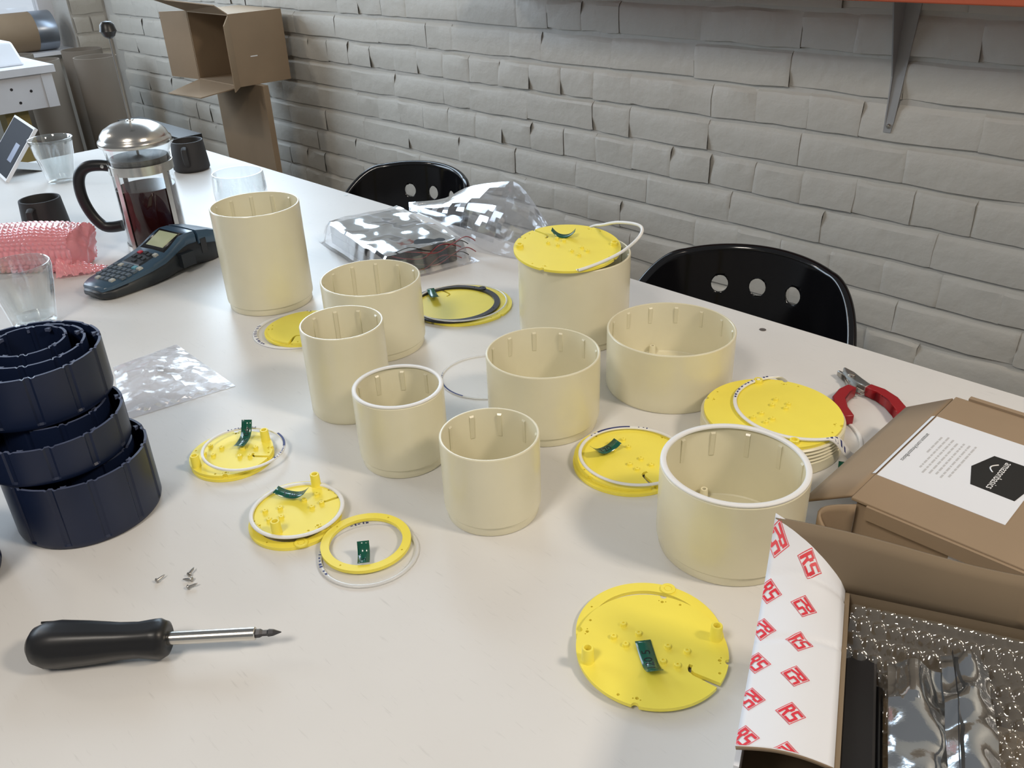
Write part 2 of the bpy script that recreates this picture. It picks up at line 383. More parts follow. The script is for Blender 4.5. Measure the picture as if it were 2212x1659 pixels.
CUPS = {
 'C1': make_cup('cream_cup', 'tallest cream cup, standing beside the clear glass cup and label printer', -1.088, .5687, .0613, .146, 12, .120, True, .1),
 'C2': make_cup('cream_cup', 'wide cream cup standing between the bagged battery holders and a narrow tall cup', -.851, .584, .0630, .093, 12, .070, True, .3),
 'C3': make_cup('cream_cup', 'narrow tall cream cup without a rim ring, beside the half-hidden slotted disc', -.7416, .4641, .0455, .1053, 10, .080, False, .2),
 'C4': make_cup('cream_cup', 'narrow cream cup with a translucent white ring seated on its rim', -.6146, .4385, .0455, .0815, 10, .024, True, .5),
 'C5': make_cup('cream_cup', 'narrow short cream cup with a bare rim, beside the narrow cup with rim ring', -.482, .4372, .0452, .0834, 10, .026, True, .9),
 'C6': make_cup('cream_cup', 'medium cream cup standing between the loose clear ring and the curled-tape disc', -.5564, .5875, .0606, .0834, 12, .024, True, .4),
 'C7': make_cup('cream_cup', 'widest shallow cream cup standing near the table edge beside a black chair', -.5021, .7422, .0723, .0723, 14, .022, False, .3),
 'C8': make_cup('cream_cup', 'wide cream cup covered by a tilted yellow disc and a springy ring', -.6794, .7782, .0715, .1117, 14, .03, True, .3),
 'C9': make_cup('cream_cup', 'large cream cup with a thick translucent rim ring, next to the white red-printed carton flap', -.2955, .5419, .0617, .0815, 12, .026, True, .35),
}
# ridged cream cap under a yellow disc
t = thing('ridged_cap', 'shallow ridged cream cap under a yellow disc beside the red cutters', 'cap', (-.354, .715, 0))
pr = [(0, 0), (.0705, 0), (.0715, .001), (.0715, .0125)]
for k in range(4): z = .0135+k*.0040; pr += [(.0700, z), (.0700, z+.0012), (.0718, z+.0022), (.0718, z+.0030)]
pr += [(.0708, .0296), (.0685, .0296), (.0685, .006), (0, .006)]
MB().lathe(pr, 112).build('body', 'cream', t, ang=28)

# ------------------------------------------------------------------ translucent sealing rings
def ring_fn(R, wd, th, bend=None, n=96):
    mb = MB(); mb.lathe([(R-wd, 0), (R-.0004, 0), (R, .0004), (R, th-.0004), (R-.0004, th), (R-wd+.0004, th), (R-wd, th-.0004), (R-wd, 0)], n,
                        fn=None)
    if bend: mb.v = [tuple(bend(V(p))) for p in mb.v]
    return mb
def printing(parent, R, wd, th, arcs, bend=None, m='gasket_print'):
    """faded blue lettering strip: irregular ink blobs along the ring's top face"""
    rr = random.Random(int(R*1e5)+len(arcs))
    mb = MB()
    for (a0, a1, full) in arcs:
        a = a0
        while a < a1:
            da = rr.uniform(.02, .06) if not full else (a1-a0)
            i0, i1 = R-wd*.90, R-wd*.12
            if not full: i0 += rr.uniform(0, .3)*wd; i1 -= rr.uniform(0, .25)*wd
            n = max(1, int(da/.06))
            for k in range(n):
                b0, b1 = a+da*k/n, a+da*(k+1)/n
                mb.add([(i0*cos(b0), i0*sin(b0), th+.00015), (i1*cos(b0), i1*sin(b0), th+.00015), (i1*cos(b1), i1*sin(b1), th+.00015), (i0*cos(b1), i0*sin(b1), th+.00015)], [(0, 1, 2, 3)])
            a += da+rr.uniform(.02, .07)
    if bend: mb.v = [tuple(bend(V(p))) for p in mb.v]
    o = mb.build('printed_text', m, parent, smooth=False); o['kind'] = 'stuff'; return o
def make_ring(label, x, y, z, R, wd=.0032, th=.0022, arcs=(), rot=None, m='gasket', bend=None, rz=0., group='translucent sealing rings'):
    t = thing('sealing_ring', label, 'ring', (x, y, z), rz, group, rot)
    ring_fn(R, wd, th, bend).build('ring_body', m, t, ang=60)
    if arcs: printing(t, R, wd, th, arcs, bend)
    return t
make_ring('translucent white ring seated on the rim of the narrow cream cup', -.6146, .4385, .0816, .0452, .0042, .0018)
make_ring('thick translucent white ring seated on the rim of the large cream cup', -.2955, .5419, .0816, .0614, .0050, .0020)
make_ring('loose clear ring with a blue stripe lying on the bare table between cups', -.6745, .6135, .0002, .0562, .0026, .0014, ((-2.55, -2.15, 0), (-2.1, -1.3, 1)), m='gasket_clear')

# ------------------------------------------------------------------ yellow printed discs
def disc_outline(R, slot=True):
    wslot = .0028; pts = []
    notch = [rad(117), rad(28), rad(-65), rad(-156)]; nr = .0026
    cl = [(1.02*R, .072*R), (.662*R, .0), (.60*R, .012*R), (.568*R, .045*R), (.552*R, .105*R)]
    left, right = [], []
    for i, p in enumerate(cl):
        a, b = cl[max(i-1, 0)], cl[min(i+1, len(cl)-1)]; d = V((b[0]-a[0], b[1]-a[1])).normalized(); nrm = V((-d.y, d.x))*wslot/2
        left.append((p[0]+nrm.x, p[1]+nrm.y)); right.append((p[0]-nrm.x, p[1]-nrm.y))
    sa = atan2(.072, 1.0); ha = (wslot/2)/R*1.25
    n = 180; a = sa+ha; end = sa-ha+2*pi; step = 2*pi/n; skips = [(q % (2*pi)) for q in notch]
    while a < end:
        hit = None
        for q in skips:
            if abs(((a-q+pi) % (2*pi))-pi) < nr/R: hit = q
        if hit is not None:
            for k in range(9):
                b = hit+pi/2*0; ph = -pi/2-pi*k/8*1.0
                # half circle biting inwards
                cx, cy = R*cos(hit), R*sin(hit); g = hit-pi/2-pi*k/8
                pts.append((cx+nr*cos(g), cy+nr*sin(g)))
            a = hit+nr/R+step*.6
            if hit+nr/R < (a-4*pi): pass
            while a < sa: a += 2*pi
            skips = [q for q in skips if q != hit]; continue
        pts.append((R*cos(a), R*sin(a))); a += step
    if slot:
        inner = [(p[0], p[1]) for p in right if hypot(*p) < R*.995]; outer = [(p[0], p[1]) for p in left if hypot(*p) < R*.995]
        pts = pts + outer_fix(inner, outer)
    return pts
def outer_fix(inner, outer):
    # walking inwards the direction vector points to the hub, so "left" of it is the clockwise side
    return outer+list(reversed(inner))
DISC = {}
def disc_mesh(R, slot=True, th=.003):
    k = (round(R, 4), slot)
    if k not in DISC:
        sp = [disc_outline(R, slot)]
        for a in (-169.6, 101.4, 11.5+3, -79.7): sp.append(circle(.93*R*cos(rad(a)), .93*R*sin(rad(a)), .0011, 10))
        for a in (117, 28, -65, -156):
            sp.append(circle(.885*R*cos(rad(a)), .885*R*sin(rad(a)), .0013, 10))
            for s in (-1, 1): sp.append(circle(.90*R*cos(rad(a)+s*.0030/R), .90*R*sin(rad(a)+s*.0030/R), .0006, 7))
        DISC[k] = flat_mesh('plate', sp, th)
        DISC[k].materials.append(MT['yellow'])
    return DISC[k]
post_me = MB().lathe([(.0050, 0), (.0047, .0008), (.0044, .0126), (.0040, .0132), (.0027, .0132), (.0025, .0125), (.0025, .006), (0, .006)], 24).mesh('post'); post_me.materials.append(MT['yellow'])
cup_me = MB().lathe([(.0048, 0), (.0046, .0040), (.0042, .0044), (.0028, .0044), (.0026, .001), (0, .001)], 24).mesh('socket'); cup_me.materials.append(MT['yellow'])
boss_me = MB().lathe([(.0027, 0), (.0025, .0004), (.0024, .0026), (.0021, .0029), (.0008, .0029), (.0007, .0018), (0, .0018)], 16).mesh('boss'); boss_me.materials.append(MT['yellow'])
BOSS = [(.527, 173), (.519, -156.4), (.274, 165.7), (.340, -142), (.214, 42), (.463, 31.7), (.286, -22.3), (.445, -5.1)]
def make_disc(label, x, y, z, R, rz, posts=True, bosses=True, slot=True, rot=None, low=False, bs=1.):
    t = thing('yellow_disc', label, 'disc', (x, y, z), rad(rz), 'yellow printed discs', rot)
    inst('plate', disc_mesh(R, slot), t)
    th = .003
    if posts:
        for a in (53.4, -122.1): inst('socket' if low else 'post', cup_me if low else post_me, t, (.885*R*cos(rad(a)), .885*R*sin(rad(a)), th-.0001))
    if bosses:
        k = .0562/R*bs
        for q, a in BOSS: inst('boss', boss_me, t, (q*k*R*cos(rad(a)), q*k*R*sin(rad(a)), th-.0001))
    return t
def make_flatring(label, x, y, z, R, wd=.0085, th=.0032, m='yellow', lump=None, name='yellow_ring', rot=None):
    t = thing(name, label, 'ring', (x, y, z), 0, 'flat printed rings', rot)
    sp = [circle(0, 0, R, 120), circle(0, 0, R-wd, 120)]
    for a in (.4, 1.9, 3.3, 5.0): sp.append(circle((R-wd/2)*cos(a), (R-wd/2)*sin(a), .0009, 8))
    obj('ring_plate', flat_mesh('ring_plate', sp, th), m, t)
    if lump is not None:
        MB().lathe([(.0062, 0), (.0060, .0014), (.0034, .0014), (.0033, .0009), (.0028, .0009), (.0027, .0014), (0, .0014)], 28).build('hinge_boss', m, t, loc=((R-wd*.42)*cos(lump), (R-wd*.42)*sin(lump), th-.0001))
    return t
# curled green label tapes stuck to the discs
def make_tape(parent, p0, p1, wd, txt='', sag=.006, flip=False, z=0., rise=(.004, .004), tsize=.008, toff=0.):
    """strip from p0 to p1 (x, y) curling up at both ends; lettering follows the curl"""
    a, b = V((p0[0], p0[1], 0)), V((p1[0], p1[1], 0)); d = (b-a); Lh = d.length; d.normalize(); nrm = V((-d.y, d.x, 0))
    def at(s, q, e=0.):
        k = 2*s-1
        zz = z+.0006+e+(rise[0] if k < 0 else rise[1])*k*k*abs(k)**.3
        p = a+d*(Lh*s)+nrm*q; return (p.x, p.y, zz)
    mb = MB().grid(lambda u, v: at(u, (v-.5)*wd), 14, 2)
    o = mb.build('label_tape', 'tape_green', parent); solid(o, .00018, 0)
    if txt:
        me = text_mesh(txt, tsize); sgn = -1 if flip else 1
        for v in me.vertices:
            x, y = v.co.x*sgn, v.co.y*sgn; v.co = at(min(1, max(0, .5+(x+toff)/Lh)), y, .00022)
        obj('lettering', me, 'tape_ink', o)
    return o
def pol(R, q, a): return (R*q*cos(rad(a)), R*q*sin(rad(a)))

# pile 1 : disc, ring under it, ring on top
make_flatring('plain yellow ring lying under the posted disc with the ninety label near the plastic bag', -.7441, .3128, .0002, .0420, .010)
d1 = make_disc('small yellow disc with two posts under a white blue-printed ring, curled ninety tape on it', -.7472, .3138, .0036, .0424, 27, bs=.95)
tp = make_tape(d1, (.0067, .0050), (-.0020, .0370), .0112, '90 -75', rise=(.002, .014), z=.0062, tsize=.0080, flip=True, toff=.002)
make_ring('white blue-printed ring tilted over the small posted disc near the plastic bag', -.7355, .3225, .0118, .0424, .0030, .0018, ((.9, 1.6, 1), (.3, .9, 0), (2.3, 3.0, 0)), rot=(rad(-3.0), rad(2.0), 0))
# pile 2
make_flatring('yellow ring with a round hinge boss lying under the ninety-five disc', -.6040, .2990, .0002, .0425, .0085, lump=rad(-25))
d2 = make_disc('small yellow disc with two posts and a tape reading 90 5', -.6105, .3050, .0062, .0424, 63, bs=.95)
tp = make_tape(d2, (.0118, .0085), (-.0155, .0260), .0112, '90 5', rise=(.007, .004), z=.006, tsize=.0085, flip=False, toff=.001)
make_ring('milky translucent ring lying around the edge of the 90 5 disc', -.6063, .3036, .0095, .0436, .0038, .0018, rot=(rad(-1.0), 0, 0))
# pile 3
make_ring('wide clear ring with dark blue print lying under a bare yellow ring', -.5157, .3171, .0002, .0445, .0040, .0020, ((3.35, 4.4, 0), (4.5, 4.62, 0), (2.5, 2.95, 0)), m='gasket_clear')
r3 = make_flatring('bare yellow ring with a short green tape on it, lying on a clear printed ring', -.5262, .3225, .0026, .0400, .0075)
tp = make_tape(r3, (.0245, -.0205), (.0090, -.0085), .0105, '5', rise=(.001, .009), z=.0034, tsize=.006, toff=-.004)
# pile 4 (half hidden)
make_ring('white blue-printed ring under a half-hidden yellow disc between the tall cups', -.968, .5375, .0002, .0610, .0060, .0015, ((.5, 1.5, 1), (3.7, 4.3, 0), (4.45, 4.9, 0), (2.0, 2.4, 0)))
make_flatring('thin yellow ring under the half-hidden slotted disc between the tall cups', -.957, .5400, .0019, .0530, .010)
make_disc('half-hidden plain yellow disc with a slot between the tall cups', -.953, .5420, .0053, .0520, -62, False, False)
# pile 5 : black ring
d5 = make_disc('plain face-down yellow disc with a black ring lying on it', -.8545, .7385, .0002, .0700, 164, False, False)
k5 = make_flatring('black flat ring with a round boss lying on the plain yellow disc', -.8620, .7290, .0034, .0650, .0080, .0030, 'black_ring', rad(97), 'black_ring')
make_ring('thin clear ring lying over the black ring on the yellow disc', -.8560, .7350, .0066, .0672, .0024, .0016, m='gasket_clear')
tp = make_tape(k5, (-.0607, .0068), (-.0247, -.0125), .0115, '', rise=(.002, .005), z=.0036)
# disc on the tall covered cup
ax = V((-.70, -.72, 0)); 
d6 = make_disc('pale yellow slotted disc lying tilted on top of the wide cream cup', -.679, .7645, .1190, .0670, 168, low=True, bs=1.0)
d6.rotation_mode = 'QUATERNION'
from mathutils import Quaternion
tl = Quaternion(V((.70, .72, 0)), rad(5.6)); d6.rotation_quaternion = tl @ Quaternion((0, 0, 1), rad(168))
for c_ in d6.children:
    pass
tp = make_tape(d6, (.0363, -.0025), (.0154, -.0243), .0105, '', rise=(.009, .009), z=.0035)
# springy ring caught under the disc
q6 = thing('sealing_ring', 'springy translucent ring looping off the yellow disc on the covered cup', 'ring', (-.66, .79, .115), 0, 'translucent sealing rings')
LP = [(-.6259, .7253, .1155), (-.6147, .7546, .120), (-.6016, .7775, .130), (-.5901, .7914, .145), (-.5969, .8082, .151), (-.6125, .8147, .152), (-.644, .8211, .146), (-.674, .8300, .1345), (-.700, .8330, .1240), (-.718, .812, .1060), (-.690, .780, .098), (-.652, .742, .104)]
LP = [V(p)-V((-.66, .79, .115)) for p in LP]
cl6 = []
for i in range(len(LP)):
    for j in range(6):
        s_ = j/6; P0, P1, P2, P3 = [LP[(i+d) % len(LP)] for d in (-1, 0, 1, 2)]
        cl6.append(.5*(2*P1+(P2-P0)*s_+(2*P0-5*P1+4*P2-P3)*s_*s_+(3*P1-P0-3*P2+P3)*s_**3))
cl6.append(cl6[0]); MB().tube(cl6, .0020, 8, False).build('ring_body', 'gasket', q6, ang=80)
# pile 7
make_flatring('yellow ring lying under the curled-tape disc next to the large cream cup', -.4330, .5800, .0002, .0562, .011, lump=rad(178))
d7 = make_disc('yellow slotted disc with a curled green tape under a dark-printed clear ring', -.4350, .5840, .0036, .0562, -31, posts=False)
tp = make_tape(d7, (-.0070, -.0365), (-.0175, -.0067), .0118, '120', rise=(.008, .005), z=.0062, tsize=.0090)
make_ring('clear ring with dark blue print lying over the curled-tape yellow disc', -.4300, .5830, .0100, .0550, .0032, .0018, ((1.95, 2.15, 0), (2.3, 3.0, 1), (3.05, 3.2, 0)), m='gasket', rot=(rad(-1.5), 0, 0))
# disc on the ridged cap
d8 = make_disc('bright yellow disc lying on the ridged cream cap beside the cutters', -.354, .715, .0298, .0690, 81, low=True, slot=False, bs=.9)
def bend8(p):
    d = hypot(p.x-.337+.354, p.y+.738-.715); k = min(1, max(0, (d-.0715)/.014)); k = k*k*(3-2*k); return V((p.x, p.y, p.z+.0340*(1-k)+.0004))
make_ring('long clear printed ring hanging off the yellow disc on the ridged cap', -.337, .738, 0, .0665, .0038, .0020, ((2.6, 3.6, 0), (1.1, 1.9, 1), (5.6, 6.0, 0)), m='gasket', bend=bend8)
# pile 9 in front
make_flatring('yellow ring with a round hinge boss lying under the 120 5 disc', -.2770, .4050, .0002, .0560, .0095, lump=rad(110))
d9 = make_disc('yellow disc with two posts and a tape reading 120 5', -.2650, .3915, .0040, .0562, 0)
tp = make_tape(d9, (-.0075, -.0010), (.0200, -.0230), .0120, '120 5', rise=(.0015, .0075), z=.0034, tsize=.0092, flip=True, toff=.001)
# stray tape on the table
st = thing('tape_scrap', 'dark green tape scrap curled on the table beside the brown mailer box', 'tape', (-.268, .704, 0))
make_tape(st, (-.006, .014), (.006, -.012), .010, '', rise=(.004, .006))
# ------------------------------------------------------------------ navy printed tubs (stacked and nested)
def make_tub(label, x, y, z, R, h, n=12, rz=0., rot=None):
    t = thing('navy_tub', label, 'tub', (x, y, z), rz, 'navy printed tubs', rot)
    NA = n*20; gd, gw = .0013, 3
    zs = [0, .0005, .002, .0045, .0065, h-.0011, h]
    def col(i): k = i % 20; return k < gw
    mb = MB(); wt = .0024; idx = []
    for j, z_ in enumerate(zs):
        row = []
        for i in range(NA):
            a = 2*pi*i/NA; R_ = R
            if j == 0: R_ = R-.004
            elif j == 1: R_ = R-.0022
            elif j == 2: R_ = R-.0008
            if col(i) and j >= 4: R_ = R-gd
            zz = z_-(.0010 if (j == 6 and (i % 20) in (gw, gw+1, 19)) else 0)
            row.append(len(mb.v)); mb.v.append((R_*cos(a), R_*sin(a), zz))
        idx.append(row)
    for (rr_, zz_) in ((R-wt, h), (R-wt, h-.0011), (R-wt, .004)):
        row = []
        for i in range(NA):
            a = 2*pi*i/NA; q = rr_-(.0013 if col(i) else 0)
            zz = zz_-(.0010 if (zz_ == h and (i % 20) in (gw, gw+1, 19)) else 0)
            row.append(len(mb.v)); mb.v.append((q*cos(a), q*sin(a), zz))
        idx.append(row)
    for j, (A, Bq) in enumerate(zip(idx[:-1], idx[1:])):
        mb.cur = 1 if j == 6 else 0
        for i in range(NA):
            k = (i+1) % NA; mb.f.append((A[i], A[k], Bq[k], Bq[i])); mb.mi.append(mb.cur)
    mb.cur = 0
    c0 = len(mb.v); mb.v += [(0, 0, 0), (0, 0, .004)]
    for i in range(NA):
        k = (i+1) % NA; mb.f.append((c0, idx[0][k], idx[0][i])); mb.f.append((c0+1, idx[-1][i], idx[-1][k])); mb.mi += [0, 0]
    mb.build('tub_body', ['navy', 'navy_edge'], t, ang=22)
    hk = MB().prism([(0, -.0012), (.0046, -.0026), (.0040, 0), (.0046, .0026), (0, .0012)], h-.0042, h-.0012).mesh('catch'); hk.materials.append(MT['navy_edge'])
    for k in range(n//2): inst('catch', hk, t, rot=(0, 0, 0)).matrix_local = Matrix.Rotation(2*pi*(2*k+.35)/n, 4, 'Z') @ Matrix.Translation((R-wt+.0002, 0, 0)) @ Matrix.Rotation(pi, 4, 'Z')
    return t
make_tub('tall navy tub at the bottom of the stack, standing on the table', -.7705, .1765, 0, .0645, .0660, rz=.35)
make_tub('navy tub nested inside the bottom tub of the stack', -.7820, .1840, .0042, .0480, .0570, 10)
make_tub('shallow navy tub in the middle of the stack', -.785, .1685, .0663, .0652, .0370, rz=.15)
make_tub('navy tub nested inside the middle tub of the stack', -.7985, .1790, .0706, .0470, .0330, 10, .4)
make_tub('shallow navy tub topmost of the stack', -.8200, .1755, .1037, .0655, .0510, rz=.2)
make_tub('medium navy tub nested inside the topmost tub', -.8260, .1830, .1080, .0475, .0470, 10, .1)
make_tub('smallest navy tub nested innermost at the top of the stack', -.8360, .1835, .1123, .0345, .0440, 8, .3)
make_tub('separate navy tub standing on the table beside the stack of tubs', -.7700, .0280, 0, .0645, .0660, rz=.2)

# ------------------------------------------------------------------ french press
P = thing('french_press', 'glass french press half full of dark coffee with raised plunger', 'coffee maker', (-1.4519, .5682, 0))
def spout(a, r, z):
    d = ((a-rad(52)+pi) % (2*pi))-pi; k = max(0, 1-abs(d)/.38)
    if z > .165 and k > 0: return (r+.012*k*k*((z-.165)/.016), z+.002*k)
    return (r, z)
MB().lathe([(0, .0085), (.040, .0085), (.047, .011), (.0495, .018), (.0495, .160), (.0510, .172), (.0530, .180), (.0524, .1805)], 72, fn=spout).build('beaker', 'glass', P, ang=60)
MB().lathe([(0, .0125), (.0450, .0132), (.0476, .019), (.0476, .1080), (.0470, .1086), (0, .1084)], 64).build('coffee', 'coffee', P)
fil = MB().lathe([(0, .1480), (.046, .1480), (.0474, .150), (.0474, .156), (.0455, .1585), (.012, .1570), (.004, .160), (0, .160)], 56).build('filter', 'filter_mesh', P)
MB().lathe([(.0502, .1350), (.0512, .1352), (.0512, .1500), (.0502, .1502), (.0502, .1350)], 72).build('frame_band', 'steel', P)
MB().lathe([(.0502, .004), (.0514, .0045), (.0514, .0150), (.0502, .0155), (.0502, .004)], 72).build('frame_base', 'steel', P)
for a in (-74, 20, 108, -166):
    A = rad(a); Mz = Matrix.Rotation(A, 4, 'Z')
    MB().box(.0503, .0513, -.0046, .0046, .0, .140, Mz).box(.0495, .0530, -.0046, .0046, .0, .004, Mz).build('frame_strap', 'steel', P, smooth=False)
HA = rad(-131); Mz = Matrix.Rotation(HA, 4, 'Z')
hp = [(.052, .1440), (.066, .1460), (.085, .1450), (.099, .1370), (.107, .1210), (.109, .1000), (.106, .0790), (.098, .0580), (.086, .0430), (.072, .0400), (.054, .0420)]
cs = []
for i in range(len(hp)-1):
    for k in range(4):
        s = k/4; p0, p1, p2, p3 = hp[max(i-1, 0)], hp[i], hp[i+1], hp[min(i+2, len(hp)-1)]
        cs.append(tuple(.5*(2*p1[c]+(p2[c]-p0[c])*s+(2*p0[c]-5*p1[c]+4*p2[c]-p3[c])*s*s+(3*p1[c]-p0[c]-3*p2[c]+p3[c])*s**3) for c in (0, 1)))
cs.append(hp[-1])
hd = MB().tube([Mz @ V((x, 0, z)) for x, z in cs], .0098, 14, True, .85, .95).build('handle', 'black_plastic', P)
MB().lathe([(0, .0012), (.0028, .001), (.0034, 0)], 12).build('rivet', 'steel', hd, loc=Mz @ V((.060, .0078, .1455)), rot=(pi/2*-1, 0, HA))
lid = MB().lathe([(.0500, .1780), (.0565, .1790), (.0578, .1830), (.0572, .1870), (.0540, .1895), (.0535, .1915), (.0515, .1965), (.0450, .2040), (.0320, .2110), (.0160, .2150), (.0065, .2160), (.0060, .2172), (0, .2172)], 72).build('lid', 'steel', P, ang=50)
MB().tube([(0, 0, .158), (0, 0, .3440)], .0020, 12).build('plunger_rod', 'steel_dull', P)
MB().lathe([(0, .3400), (.004, .3402), (.0085, .3435), (.0112, .3490), (.0128, .3505), (.0118, .3535), (.0105, .3600), (.0070, .3640), (0, .3655)], 32).build('knob', 'black_plastic', P)

# ------------------------------------------------------------------ mugs
def make_mug(label, x, y, ha):
    t = thing('dark_mug', label, 'mug', (x, y, 0), 0, 'dark clay mugs')
    MB().lathe([(0, 0), (.0340, 0), (.0375, .0015), (.0400, .0050), (.0402, .0080), (.0352, .0650), (.0346, .0662), (.0322, .0662), (.0316, .0650), (.0345, .010), (0, .008)], 64).build('mug_body', 'mug_clay', t, ang=60)
    MB().lathe([(0, .0340), (.0325, .0340)], 48).build('drink', 'mug_inside', t)
    Mz = Matrix.Rotation(rad(ha), 4, 'Z')
    MB().tube([Mz @ V(p) for p in ((.034, 0, .0560), (.044, 0, .0575), (.051, 0, .0540), (.053, 0, .0450), (.050, 0, .0330), (.045, 0, .0230), (.038, 0, .0160))], .0042, 10, True, 1.4, .8).build('handle', 'mug_clay', t)
    return t
make_mug('dark clay mug standing beside the pink bubble wrap', -1.6894, .4660, -42)
make_mug('dark clay mug standing beside the french press at the table corner', -1.9085, .8609, -36)

# ------------------------------------------------------------------ glasses
def make_tumbler(label, x, y, R=.0455, h=.0945, rz=0.):
    t = thing('faceted_tumbler', label, 'glass', (x, y, 0), rz, 'faceted glass tumblers')
    def fc(a, r, z):
        k = min(1, max(0, (.062-z)/.012)) if z > .004 else .6
        s = abs(sin(a*4.5)); return (r*(1-k*.045*(1-s)), z)
    prof = [(0, .001), (.026, .0), (.0290, .002), (.0300, .010), (.0345, .035), (.0385, .055), (.0400, .0615), (.0405, .066), (.0430, .083), (R-.0006, h-.001), (R-.0012, h)]
    MB().lathe(prof+[(R-.0024, h), (R-.003, h-.001), (.0402, .083), (.0375, .066), (.0350, .054), (.0310, .035), (.0270, .0125), (0, .0110)], 108, fn=fc).build('glass_wall', 'glass_facet', t, ang=70)
    return t
make_tumbler('faceted glass tumbler standing at the far table end beside the tablet', -2.055, .6235, .0465, .0955)
make_tumbler('faceted glass tumbler standing between the pink bubble wrap and navy tubs', -1.2755, .2985, .0430, .0910, .2)
t = thing('glass_cup', 'rounded clear glass cup standing beside the tallest cream cup', 'glass', (-1.474, .7478, 0))
MB().lathe([(0, 0), (.026, .0), (.033, .004), (.042, .020), (.0478, .045), (.0482, .060), (.0462, .085), (.0452, .0895), (.0440, .0895), (.0446, .085), (.0455, .060), (.0445, .045), (.038, .022), (.028, .008), (0, .006)], 72).build('glass_wall', 'glass', t, ang=70)

# ------------------------------------------------------------------ tablet propped at the table end
t = thing('tablet', 'dark tablet with a pale frame propped up at the table end', 'tablet', (-2.248, .535, 0), 0, None, (0, 0, rad(-7)))
Mx = Matrix.Translation((0, .012, .004)) @ Matrix.Rotation(rad(-41), 4, 'X')
MB().box(-.105, .105, 0, .007, 0, .136, Mx).build('tablet_body', 'frame_white', t, smooth=False)
scr = MB().box(-.0995, .0995, -.0006, .001, .006, .131, Mx).build('screen', 'screen_dark', t, smooth=False)
MB().box(.030, .070, -.0009, 0, .040, .085, Mx).build('screen_image', 'screen_patch', scr, smooth=False)
MB().add([(-.05, .030, .02), (.05, .030, .02), (.05, .105, .0), (-.05, .105, .0), (-.05, .033, .02), (.05, .033, .02), (.05, .108, .0), (-.05, .108, .0)], [(0, 1, 2, 3), (7, 6, 5, 4), (0, 4, 5, 1), (1, 5, 6, 2), (2, 6, 7, 3), (3, 7, 4, 0)]).build('kickstand', 'steel_dull', t, smooth=False)

# ------------------------------------------------------------------ pink bubble wrap
def bubbles(u, v, du, dv, amp):
    a, b = u/du, v/dv; row = math.floor(b); fr_ = b-row-.5; aa = a+(.5 if row % 2 else 0); fa = aa-math.floor(aa)-.5
    q = sqrt(fr_*fr_+fa*fa)/.47; return amp*sqrt(max(0, 1-q*q))
t = thing('pink_bubble_wrap', 'folded pink bubble wrap package lying beside the dark mug and tumbler', 'bubble wrap', (-1.535, .375, 0), rad(41))
Lw, Ww, Hw = .215, .088, .066
def wrapf(u, v):
    # closed loop cross-section swept along the length with bubbles standing out
    a = 2*pi*v; ca, sa = cos(a), sin(a); e = .62
    y = Ww/2*math.copysign(abs(ca)**e, ca); z = Hw/2*math.copysign(abs(sa)**e, sa)
    x = (u-.5)*Lw; k = 1-.10*abs(2*u-1)**3
    nn = noise.noise(V((x*22, y*22, z*22+4))); nv = V((0, ca, sa))
    p = V((x+.008*noise.noise(V((y*30, z*30, 2))), y*k, z*k+Hw/2))+nv*(.005*nn+bubbles(x, a*.042, .0095, .0085, .0042))
    p.z = max(.0005, p.z*(1+.12*(u-.4))); return p
wr = MB().grid(wrapf, 130, 150)
wr.build('wrap_body', 'pink_wrap', t, ang=180)
def capf(s):
    def fn(u, v):
        a = 2*pi*v; p = V(wrapf(1 if s > 0 else 0, v)); c = V((s*Lw/2+s*.006, 0, Hw*.5)); q = c.lerp(p, u); q.x += s*.004*noise.noise(V((q.y*60, q.z*60, 1)))
        q.z = max(.0005, q.z); return q
    return fn
for s in (-1, 1): MB().grid(capf(s), 8, 60).build('folded_end', 'pink_wrap', t, ang=180)
def tailf(u, v):
    x = .085+.060*u; y = (-.012-.050*v)*(1-.45*u)-.002*u; z = .030*(1-u)**1.4*(1-abs(2*v-1)**2)+.0035
    return V((x, y, z+bubbles(x, y, .0095, .0085, .0036)))
MB().grid(tailf, 46, 40).build('loose_flap', 'pink_wrap', t, ang=180)

# ------------------------------------------------------------------ handheld label printer
pa = atan2(.192, -.044)
t = thing('label_printer', 'blue and black handheld label printer with keypad and small screen', 'label printer', (-1.3005, .3900, 0), pa)
